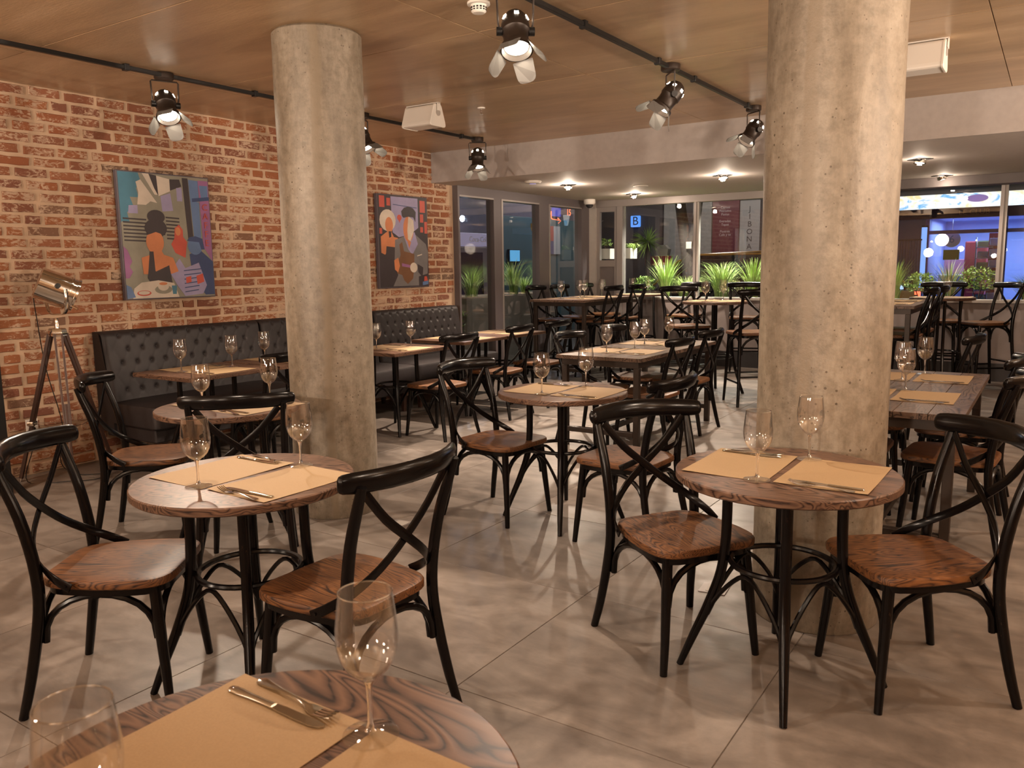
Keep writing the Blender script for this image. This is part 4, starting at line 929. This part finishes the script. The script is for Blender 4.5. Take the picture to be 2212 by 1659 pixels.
def shrub(x, y, z, h, r, n, lb, mk, rg, name='leafy_shrub', leaf=.02):
    mb = MB(); st = MB()
    for i in range(n):
        a = rg.uniform(0, 2 * PI); el = rg.uniform(-.2, 1); rr = r * rg.uniform(.45, 1); p = Vector((math.cos(a) * rr * math.sqrt(1 - el * el * .8), math.sin(a) * rr * math.sqrt(1 - el * el * .8), h * (.5 + .5 * el)))
        u = Vector((rg.uniform(-1, 1), rg.uniform(-1, 1), rg.uniform(-.2, 1))).normalized(); v = u.cross(Vector((rg.uniform(-1, 1), rg.uniform(-1, 1), rg.uniform(-1, 1)))).normalized(); s = leaf * rg.uniform(.6, 1.3); i0 = len(mb.v); mb.k = rg.randrange(2)
        mb.v += [tuple(p), tuple(p + u * s + v * s * .45), tuple(p + u * 2 * s), tuple(p + u * s - v * s * .45)]; mb.face(range(i0, i0 + 4))
    for i in range(5):
        a = i * 1.3; st.tube([(0, 0, 0), (math.cos(a) * r * .4, math.sin(a) * r * .4, h * .5), (math.cos(a) * r * .7, math.sin(a) * r * .7, h * .8)], .005, 5)
    t = thing(name, lb, 'plant', (x, y, z), 0, 'plants in the outdoor planters'); o = part('foliage', mb, [gm[mk], gm[(mk + 2) % 4]], t); o['kind'] = 'stuff'; part('stems', st, M['walnutleg'], t)
rg = random.Random(5)
def planter(x0, x1, y0, y1, z0, z1, lb, mt, name='planter_box'):
    cx, cy_ = (x0 + x1) / 2, (y0 + y1) / 2; t = thing(name, lb, 'planter', (cx, cy_, z0)); a, b_, h, w = (x1 - x0) / 2, (y1 - y0) / 2, z1 - z0, .02
    part('box', MB().box(-a, a, -b_, -b_ + w, 0, h).box(-a, a, b_ - w, b_, 0, h).box(-a, -a + w, -b_ + w, b_ - w, 0, h).box(a - w, a, -b_ + w, b_ - w, 0, h).box(-a + w, a - w, -b_ + w, b_ - w, 0, .02), mt, t)
    part('soil', MB().box(-a + w, a - w, -b_ + w, b_ - w, h * .5, h - .025), plain('soil', (.03, .022, .016), .95), t)
    return t
pm_ = plain('planter_grey', (.3, .29, .28), .6, var=.08)
planter(-5.45, 2.6, 11.56, 12.1, -.03, .955, 'long grey planter outside the rear windows', pm_)
Z = .93
grass(-5.02, 11.8, Z, .80, 190, .30, 'bright green reed clump left of the pale window post', 0, rg, .0075, .3)
grass(-4.70, 11.86, Z, .58, 330, .48, 'arching green grass clump close to the pale window post', 1, rg, .004, .8)
grass(-4.12, 11.8, Z, .86, 420, .46, 'tall fountain grass clump right of the pale window post', 1, rg, .0042, .75)
grass(-3.64, 11.76, Z, .70, 200, .28, 'upright reed clump at the left edge of the right pillar', 0, rg, .0075, .25)
grass(-1.78, 11.8, Z, .66, 170, .26, 'reed clump at the right edge of the right pillar', 0, rg, .007, .3)
grass(-1.15, 11.84, Z, .66, 100, .32, 'thin reed clump before the bright shop window', 2, rg, .007, .3)
grass(-.28, 11.8, Z, .5, 160, .35, 'dark grass clump at the far right window', 2, rg, .006, .6)
for x, y, h, r, lb in ((-5.36, 11.8, .34, .17, 'low leafy shrub in the left end of the planter'), (-4.5, 11.68, .28, .22, 'low olive shrub right beside the pale window post'), (-3.93, 11.66, .28, .2, 'low fuzzy shrub between two tall grasses'), (-1.47, 11.78, .36, .2, 'round leafy shrub near the red tail light'), (-.82, 11.78, .42, .24, 'leafy shrub left of the brown window post')):
    shrub(x, y, Z, h, r, 620, lb, 2 if 'leafy' in lb else 3, rg, leaf=.021 if 'leafy' in lb else .013)
white_box = plain('white_planter', (.62, .6, .55), .6)
for x0, x1, y0, y1, lb in ((-6.09, -5.85, 11.56, 11.72, 'small white planter behind the narrow door glass'), (-5.64, -5.50, 11.56, 11.80, 'small white planter at the left edge of the wide window')):
    t = planter(x0, x1, y0, y1, 1.56, 1.72, lb, white_box, 'hanging_planter'); part('bracket', MB().box(-.01, .01, -.16, .0, -.02, .0), M['blackmetal'], t)
shrub(-5.96, 11.64, 1.70, .16, .10, 160, 'small plant in the white planter behind the door glass', 2, rg)
grass(-5.52, 11.68, 1.70, .24, 90, .24, 'trailing plant in the white planter beside the post', 0, rg, .007, 1.9, 'trailing_plant')
# left side street
planter(-7.3, -6.75, 9.0, 11.45, -.03, 1.05, 'grey planter outside the side windows', pm_)
grass(-7.0, 9.45, 1.02, .55, 130, .38, 'pale grass clump outside the first side window', 1, rg, .005, .6)
grass(-7.0, 10.55, 1.02, .72, 150, .32, 'tall pale grass clump outside the second side window', 1, rg, .005, .4)
grass(-7.05, 10.95, 1.02, .45, 110, .34, 'low grass clump outside the second side window', 0, rg, .005, .7)
for y, lb in ((8.25, 'square concrete pot outside the first side window'), (8.72, 'second square concrete pot outside the side windows')):
    planter(-7.0, -6.62, y - .19, y + .19, -.03, .42, lb, pm_, 'concrete_pot'); shrub(-6.8, y, .38, .55, .22, 260, 'dark leafy plant in the %s' % ('first concrete pot' if y < 8.5 else 'second concrete pot'), 2, rg, leaf=.026)
dark_wall = plain('dark_violet_render', (.085, .07, .095), .8, var=.15); struct('wall_street_left', MB().box(-9.6, -9.3, 2, 17.4, -.03, 6), dark_wall)
t = thing('teal_hoarding', 'teal painted hoarding across the side street', 'hoarding', (-9.2, 15.3, -.03)); part('panel', MB().bbox(-.08, 0, -2.0, 2.0, 0, 2.5, .01), plain('teal_paint', (.035, .08, .10), .7), t)
t = thing('wall_screen', 'small glowing blue screen on the teal hoarding', 'screen', (-9.17, 13.86, 1.68)); part('casing', MB().bbox(-.03, .02, -.2, .2, -.13, .13, .005), M['blackmetal'], t); part('display', MB().box(.02, .022, -.18, .18, -.11, .11), emis('screen_blue', (.12, .42, .75), 1.1), t)
t = thing('drinks_cooler', 'tall drinks cooler with pale glowing header across the side street', 'cooler', (-8.75, 11.62, -.03))
part('cabinet', MB().bbox(-.3, .25, -.52, .52, 0, 1.85, .02), plain('cooler_body', (.2, .17, .22), .5), t); part('header', MB().bbox(-.3, .26, -.52, .52, 1.86, 2.08, .01), emis('header_glow', (.45, .38, .55), .55), t)
part('door', MB().bbox(.252, .27, -.45, .2, .15, 1.75, .004), plain('cooler_glass', (.05, .035, .05), .1), t); part('handle', MB().box(.27, .30, .14, .17, .7, 1.3), M['chrome'], t)
text('Coca-Cola', .13, (.263, .1, 1.97), (PI / 2, 0, PI / 2), plain('script_white', (.7, .66, .7), .5), t)
t = thing('street_wall_lamp', 'blue white street lamp above the drinks cooler', 'lamp', (-8.95, 11.7, 2.32)); part('arm', MB().tube([(-.35, 0, .05), (.1, 0, .05)], .015, 8), M['blackmetal'], t); part('bulb', MB().lathe([(0, -.06), (.035, -.04), (.045, 0), (.03, .04), (0, .05)], 14, c=(.12, 0, 0)), emis('cold_bulb', (.6, .75, 1), 60), t); lamp('POINT', 'cold_lamp', (-8.75, 11.7, 2.30), 25, color=(.6, .75, 1), size=.05)
t = thing('yellow_flag', 'yellow flag on a slanting pole outside the second side window', 'flag', (-7.0, 11.35, 1.0))
part('pole', MB().tube([(0, -.12, 0), (-.15, .12, 1.25)], .008, 6), M['white'], t); fm = MB()
fm.rings([[(-.15 + .02 * math.sin(k * 2 + q), .12 - .16 * math.sin(q * .5) * (1 - k / 7), 1.15 - k * .08) for q in range(5)] for k in range(7)], False, False, closed=False); part('cloth', fm, plain('flag_yellow', (.35, .22, .05), .8), t)
t = thing('neon_arrow_sign', 'glowing red neon arrow sign across the side street', 'sign', (-9.25, 15.6, 2.52)); nr = emis('neon_red', (1, .16, .05), 3.0)
part('arrow', MB().tube([(.04, -.2, .12), (.04, -.2, -.02), (.04, -.16, -.05), (.04, .15, -.07)], .012, 6).tube([(.04, .08, -.02), (.04, .2, -.075), (.04, .08, -.13)], .012, 6), nr, t); part('blue_box', MB().bbox(0, .05, -.12, .2, .02, .2, .005), emis('neon_blue', (.1, .1, .55), 1.0), t); text('15', .2, (.05, .55, .12), (PI / 2, 0, PI / 2), nr, t)
t = thing('striped_wall_panel', 'red white and blue sign panel on the teal hoarding', 'sign', (-9.19, 15.45, 1.72))
part('red_panel', MB().box(0, .02, -.26, .26, .28, .6), plain('panel_red', (.3, .04, .035), .5), t); part('white_panel', MB().box(0, .022, -.02, .26, 0, .6), plain('panel_white', (.35, .37, .4), .5), t); part('blue_panel', MB().box(0, .02, -.26, -.02, 0, .28), plain('panel_blue', (.04, .05, .16), .5), t)
# tree, yucca, stand
t = thing('street_tree', 'forked dark tree trunk outside the rear window', 'tree', (-5.02, 12.75, -.03)); pal_ = plain('notice_paper', (.22, .2, .18), .7); bark = plain('bark', (.022, .015, .012), .9, var=.3, bmp=.6, bscale=20)
part('trunk', MB().tube(catmull([(0, 0, 0), (.02, 0, .6), (0, 0, 1.3), (-.06, 0, 1.85), (-.16, .02, 2.4), (-.3, .1, 3.3), (-.4, .2, 4.4)], 4), [.13, .125, .12, .115, .11, .105, .105, .1, .1, .1, .1, .1, .1, .1, .095, .09, .09, .085, .08, .08, .075, .07, .065, .06, .05], 10), bark, t)
part('branch', MB().tube(catmull([(-.03, 0, 1.7), (.10, 0, 2.1), (.17, 0, 2.6), (.25, .1, 3.6)], 4), .065, 8), bark, t)
part('notice', MB().box(0, .09, -.131, -.127, 1.74, 1.85), pal_, t)
t = thing('spiky_yucca', 'spiky yucca plant outside the rear window', 'plant', (-5.86, 13.0, -.03)); part('stem', MB().tube([(0, 0, 0), (.02, 0, .9), (0, 0, 1.86)], [.06, .05, .045], 8), bark, t); yb = MB(); ctr = Vector((0, 0, 1.88))
for i in range(110):
    d = Vector((rg.gauss(0, 1), rg.gauss(0, 1), rg.gauss(.1, 1))).normalized(); s = d.cross(Vector((.3, .5, .8))).normalized(); i0 = len(yb.v); l = rg.uniform(.24, .36); yb.v += [tuple(ctr + d * .03 + s * .008), tuple(ctr + d * .03 - s * .008), tuple(ctr + d * l * .6 - s * .006), tuple(ctr + d * l + Vector((0, 0, -.04))), tuple(ctr + d * l * .6 + s * .006)]; yb.face(range(i0, i0 + 5))
o = part('leaves', yb, gm[0], t); o['kind'] = 'stuff'
t = thing('street_stand', 'red fronted street stand with a white lantern on top', 'stand', (-5.82, 13.5, -.03)); part('red_board', MB().bbox(-.27, .22, -.1, -.06, 1.48, 1.64, .004), plain('stand_red', (.28, .03, .045), .5), t)
for x in (-.25, .2): part('post', MB().box(x - .015, x + .015, -.06, -.03, 0, 1.64), M['blackmetal'], t)
part('lantern', MB().rings([[(.03 + a * .10, b_ * .06, 1.64) for a, b_ in ((-1, -1), (1, -1), (1, 1), (-1, 1))], [(.03 + a * .12, b_ * .07, 1.76) for a, b_ in ((-1, -1), (1, -1), (1, 1), (-1, 1))], [(.03 + a * .05, b_ * .05, 1.83) for a, b_ in ((-1, -1), (1, -1), (1, 1), (-1, 1))]], True, True, smooth=False), plain('lantern_white', (.4, .39, .36), .6), t)
# parked taxi
t = thing('parked_taxi', 'parked black taxi with yellow roof outside the rear windows', 'car', (-4.7, 15.3, -.03)); t.scale = (1.16, 1, 1); blk = plain('car_black', (.012, .012, .014), .18); yel = plain('car_yellow', (.55, .27, .03), .25)
def body(P, w0, w1, zs): # side profile, lower half width w0, upper half width w1
    z0, z1 = zs
    def w(z): return w0 + (w1 - w0) * min(1, max(0, (z - z0) / (z1 - z0)))
    return MB().rings([[(x, -w(z), z) for x, z in P], [(x, w(z), z) for x, z in P]], True, True, smooth=False)
part('lower_body', body([(-2.5, .3), (2.45, .3), (2.5, .5), (2.46, .95), (1.9, 1.02), (-1.0, 1.0), (-2.2, .88), (-2.5, .7)], .82, .80, (.3, 1.0)), blk, t)
part('cabin_glass', body([(-1.45, 1.0), (2.1, 1.0), (1.75, 1.5), (1.3, 1.6), (-.95, 1.6), (-1.15, 1.5)], .79, .62, (1.0, 1.6)), plain('car_glass', (.02, .022, .025), .06), t)
part('roof', MB().rings([[(x, -q, z) for x, z in ((-1.02, 1.58), (1.4, 1.58), (1.2, 1.655), (.2, 1.69), (-.8, 1.655))] for q in (-.64, .64)], True, True, smooth=False), blk, t)
for s in (-1, 1):
    part('roof_rail', MB().tube([(-1.5, s * .74, 1.1), (-1.1, s * .655, 1.55), (-.75, s * .64, 1.66), (1.2, s * .64, 1.66), (1.75, s * .67, 1.5), (2.15, s * .77, 1.05)], .020, 6).tube([(-.8, s * .5, 1.665), (.2, s * .5, 1.70), (1.2, s * .5, 1.665)], .016, 6), yel, t); part('rear_quarter', MB().box(1.75, 2.42, s * .8 - .012, s * .8 + .012, .62, 1.02), yel, t)
    part('tail_light', MB().bbox(2.40, 2.47, min(s * .74, s * .55), max(s * .74, s * .55), .82, 1.0, .01), emis('tail_red', (1, .1, .04), 4), t)
    for x in (-1.6, 1.55): part('wheel', MB().tube([(x, s * .62, .31), (x, s * .83, .31)], .31, 20), M['blackmetal'], t)
tx = t; cm = {'car_black': plain('car_slate', (.035, .045, .045), .2), 'car_yellow': plain('car_slate_trim', (.05, .06, .06), .25)}
t = dup(tx, (3.0, 15.0, -.03), PI, 'parked dark grey car at the far right outside the window'); t.name = 'parked_car'
for ch in t.children:
    nm = ch.data.materials[0].name.split('.')[0]
    if nm in cm: ch.data = ch.data.copy(); ch.data.materials[0] = cm[nm]
# building across the street with banner and posters
fac = plain('facade_dark', (.06, .052, .055), .8, var=.25, bmp=.3, bscale=6); struct('building_facade', MB().box(-16, -4.3, 20.6, 21.2, -.03, 7), fac)
pal = plain('pale_pilaster', (.28, .27, .26), .7, var=.1)
for x0, x1 in ((-8.75, -8.2), (-7.95, -7.45)): struct('trim_facade', MB().box(x0, x1, 20.42, 20.6, -.03, 7), pal)
t = thing('red_poster_board', 'dark red poster board with small white lines of print', 'sign', (-7.12, 20.55, 1.75)); part('board', MB().bbox(-.36, .36, -.05, .05, 0, 1.3, .01), plain('poster_red', (.12, .018, .026), .5), t)
pw = plain('print_white', (.5, .42, .42), .5)
text('Carnes\nPescados\nPastas\n\nEntradas\nTapas\n\nPostres\nCafe y te', .085, (0, -.056, .78), (PI / 2, 0, 0), pw, t)
t = thing('grey_name_banner', 'pale grey vertical banner with dark letters beside the red poster', 'sign', (-6.53, 20.58, 1.72)); part('cloth', MB().bbox(-.28, .28, -.02, .02, 0, 1.3, .005), plain('banner_grey', (.32, .30, .30), .6), t)
text('J\nI\nB\nO\nN\nA', .19, (.02, -.024, .62), (PI / 2, 0, 0), plain('banner_ink', (.04, .035, .04), .6), t, spacing=.98)
t = thing('blue_letter_sign', 'small glowing blue sign with a dark letter B', 'sign', (-9.62, 20.54, 2.63)); part('light_box', MB().bbox(-.13, .13, -.06, .06, -.15, .15, .02), emis('sign_blue', (.10, .30, .85), 1.4), t); text('B', .32, (.02, -.063, 0), (PI / 2, 0, 0), plain('sign_ink', (.01, .01, .02), .5), t)
# lit shop on the corner
struct('building_upper', MB().box(-4.3, 6, 26.0, 26.6, 3.3, 9), fac); sw = plain('shop_wall', (.36, .42, .66), .7); struct('wall_shop_back', MB().box(-3.1, 5, 30.0, 30.2, -.03, 2.7), sw); struct('wall_shop_side', MB().box(-3.2, -3.1, 26.1, 30.2, -.03, 2.7), sw); struct('ceiling_shop', MB().box(-3.2, 5, 26.1, 30.2, 2.7, 2.9), sw); struct('floor_shop', MB().box(-3.1, 5, 26.1, 30, -.03, 0), sw)
lamp('AREA', 'shop_ceiling_light', (-1.2, 27.8, 2.62), 230, color=(.42, .58, 1.0), size=3.4, sizey=2.6)
m, nt, b = newmat('backlit_print'); v = coords(nt, 'Object', (1, 1, 2.2)); n1 = noise(nt, v, 1.5, 4, .6, 1.0); r = ramp(nt, [(0.36, (1, .82, .42)), (0.46, (1, .98, .92)), (0.56, (.95, .98, 1)), (0.62, (.16, .5, .9)), (0.72, (.5, .75, 1))]); L(nt, n1, 'Fac', r, 0); L(nt, r, 0, b, 'Emission Color'); b.inputs['Emission Strength'].default_value = 1.3; b.inputs['Base Color'].default_value = (0, 0, 0, 1)
t = thing('shop_sign_band', 'long backlit sign band above the corner shop', 'sign', (-.8, 25.9, 3.09)); part('light_box', MB().bbox(-3.2, 4.5, -.1, .1, -.19, .19, .01), m, t); part('oval_emblem', MB().rings([[(x, -.102, z) for x, z in ell(-1.15, .04, .26, .1)], [(x, -.106, z) for x, z in ell(-1.15, .04, .26, .1)]], True, True, smooth=False), plain('emblem_violet', (.4, .25, .6), .5, emit=.8), t)
t = thing('shop_awning', 'dark purple awning band lettered above the shop window', 'awning', (-.8, 25.85, 2.76)); part('band', MB().bbox(-3.2, 4.5, -.12, .12, -.14, .13, .01), plain('awning_purple', (.10, .05, .085), .7), t); text('LE CLUB', .2, (-1.2, -.125, 0), (PI / 2, 0, 0), plain('awning_letters', (.42, .22, .17), .6), t)
g = MB(); 
for x in (-3.15, -1.25, .55): g.box(x - .05, x + .05, 26.0, 26.08, 0, 2.62)
g.box(-3.15, 4, 26.0, 26.08, 2.2, 2.3); w3 = struct('window_3', g, plain('shop_frame_violet', (.16, .13, .45), .4)); part('pane', MB().box(-3.1, 4, 26.03, 26.036, 0, 2.2), M['pane'], w3)
pl = {k: plain('shop_' + k, c, .5) for k, c in dict(red=(.5, .04, .05), white=(.8, .8, .8), green=(.35, .6, .1), lime=(.5, .7, .35), teal=(.1, .35, .45), yellow=(.7, .5, .1), pink=(.6, .25, .3)).items()}
t = thing('red_vending_machine', 'red vending machine inside the blue lit shop', 'vending machine', (-2.0, 27.4, 0)); part('cabinet', MB().bbox(-.28, .28, -.3, .3, 0, 2.0, .03), pl['red'], t); part('panel', MB().bbox(-.12, .12, -.31, -.3, .9, 1.3, .005), pl['yellow'], t)
t = thing('display_rack', 'rack of pale green goods inside the blue lit shop', 'rack', (-1.75, 26.6, 0)); part('frame', MB().box(-.22, -.2, -.15, .15, 0, 2.1).box(.2, .22, -.15, .15, 0, 2.1), M['white'], t)
for k in range(6): part('shelf', MB().bbox(-.2, .2, -.16, .16, .3 + k * .3, .33 + k * .3, .003), pl['white'], t); part('goods', MB().bbox(-.17, .17, -.13, .13, .33 + k * .3, .50 + k * .3, .03), pl['lime'] if k % 2 else pl['teal'], t)
t = thing('white_goods_shelf', 'shelf of white packets inside the blue lit shop', 'shelf', (-1.45, 26.35, 0)); part('back', MB().bbox(-.2, .2, .1, .13, 0, 2.2, .003), pl['red'], t)
for k in range(6): part('shelf', MB().bbox(-.2, .2, -.1, .1, .35 + k * .3, .37 + k * .3, .003), pl['white'], t); part('goods', MB().bbox(-.17, .15, -.08, .08, .37 + k * .3, .56 + k * .3, .02), pl['white'], t)
t = thing('round_shop_sign', 'round pale sign with a figure six in the shop window', 'sign', (-2.55, 26.3, 2.05)); part('disc', MB().tube([(0, 0, 0), (0, -.03, 0)], .22, 24), pl['white'], t); text('6', .3, (0, -.035, 0), (PI / 2, 0, 0), pl['teal'], t); part('hanger', MB().tube([(0, 0, .2), (0, 0, .6)], .006, 6), M['chrome'], t)
t = thing('green_shop_poster', 'lime green poster in the shop window under the round sign', 'poster', (-2.52, 26.024, 1.62)); part('sheet', MB().box(-.2, .2, -.004, .004, -.14, .14), pl['green'], t)
t = thing('shop_counter', 'pale blue shop counter inside the lit shop', 'counter', (-2.6, 28.0, 0)); part('body', MB().bbox(-.4, .35, -.3, .3, 0, 1.0, .02), sw, t); part('top', MB().bbox(-.43, .38, -.33, .33, 1.0, 1.05, .01), pl['white'], t); part('rack', MB().bbox(-.3, .3, .1, .3, 1.05, 1.5, .02), pl['pink'], t)
t = thing('blue_light_strip', 'vertical blue glowing light strip at the shop corner', 'light strip', (-3.22, 25.95, .5)); part('tube', MB().bbox(-.07, .07, -.03, .03, 0, 1.9, .01), emis('strip_blue', (.22, .42, 1), 1.3), t); part('backing', MB().box(-.09, .09, .03, .05, -.53, 1.95), M['blackmetal'], t)
t = thing('iron_railing', 'dark iron railing left of the lit shop', 'railing', (-3.7, 25.6, -.03))
for k in range(13): part('bar', MB().box(-.45 + k * .075 - .009, -.45 + k * .075 + .009, -.009, .009, 0, 2.1), M['blackmetal'], t)
part('top_bar', MB().box(-.48, .48, -.015, .015, 2.06, 2.1), M['blackmetal'], t)
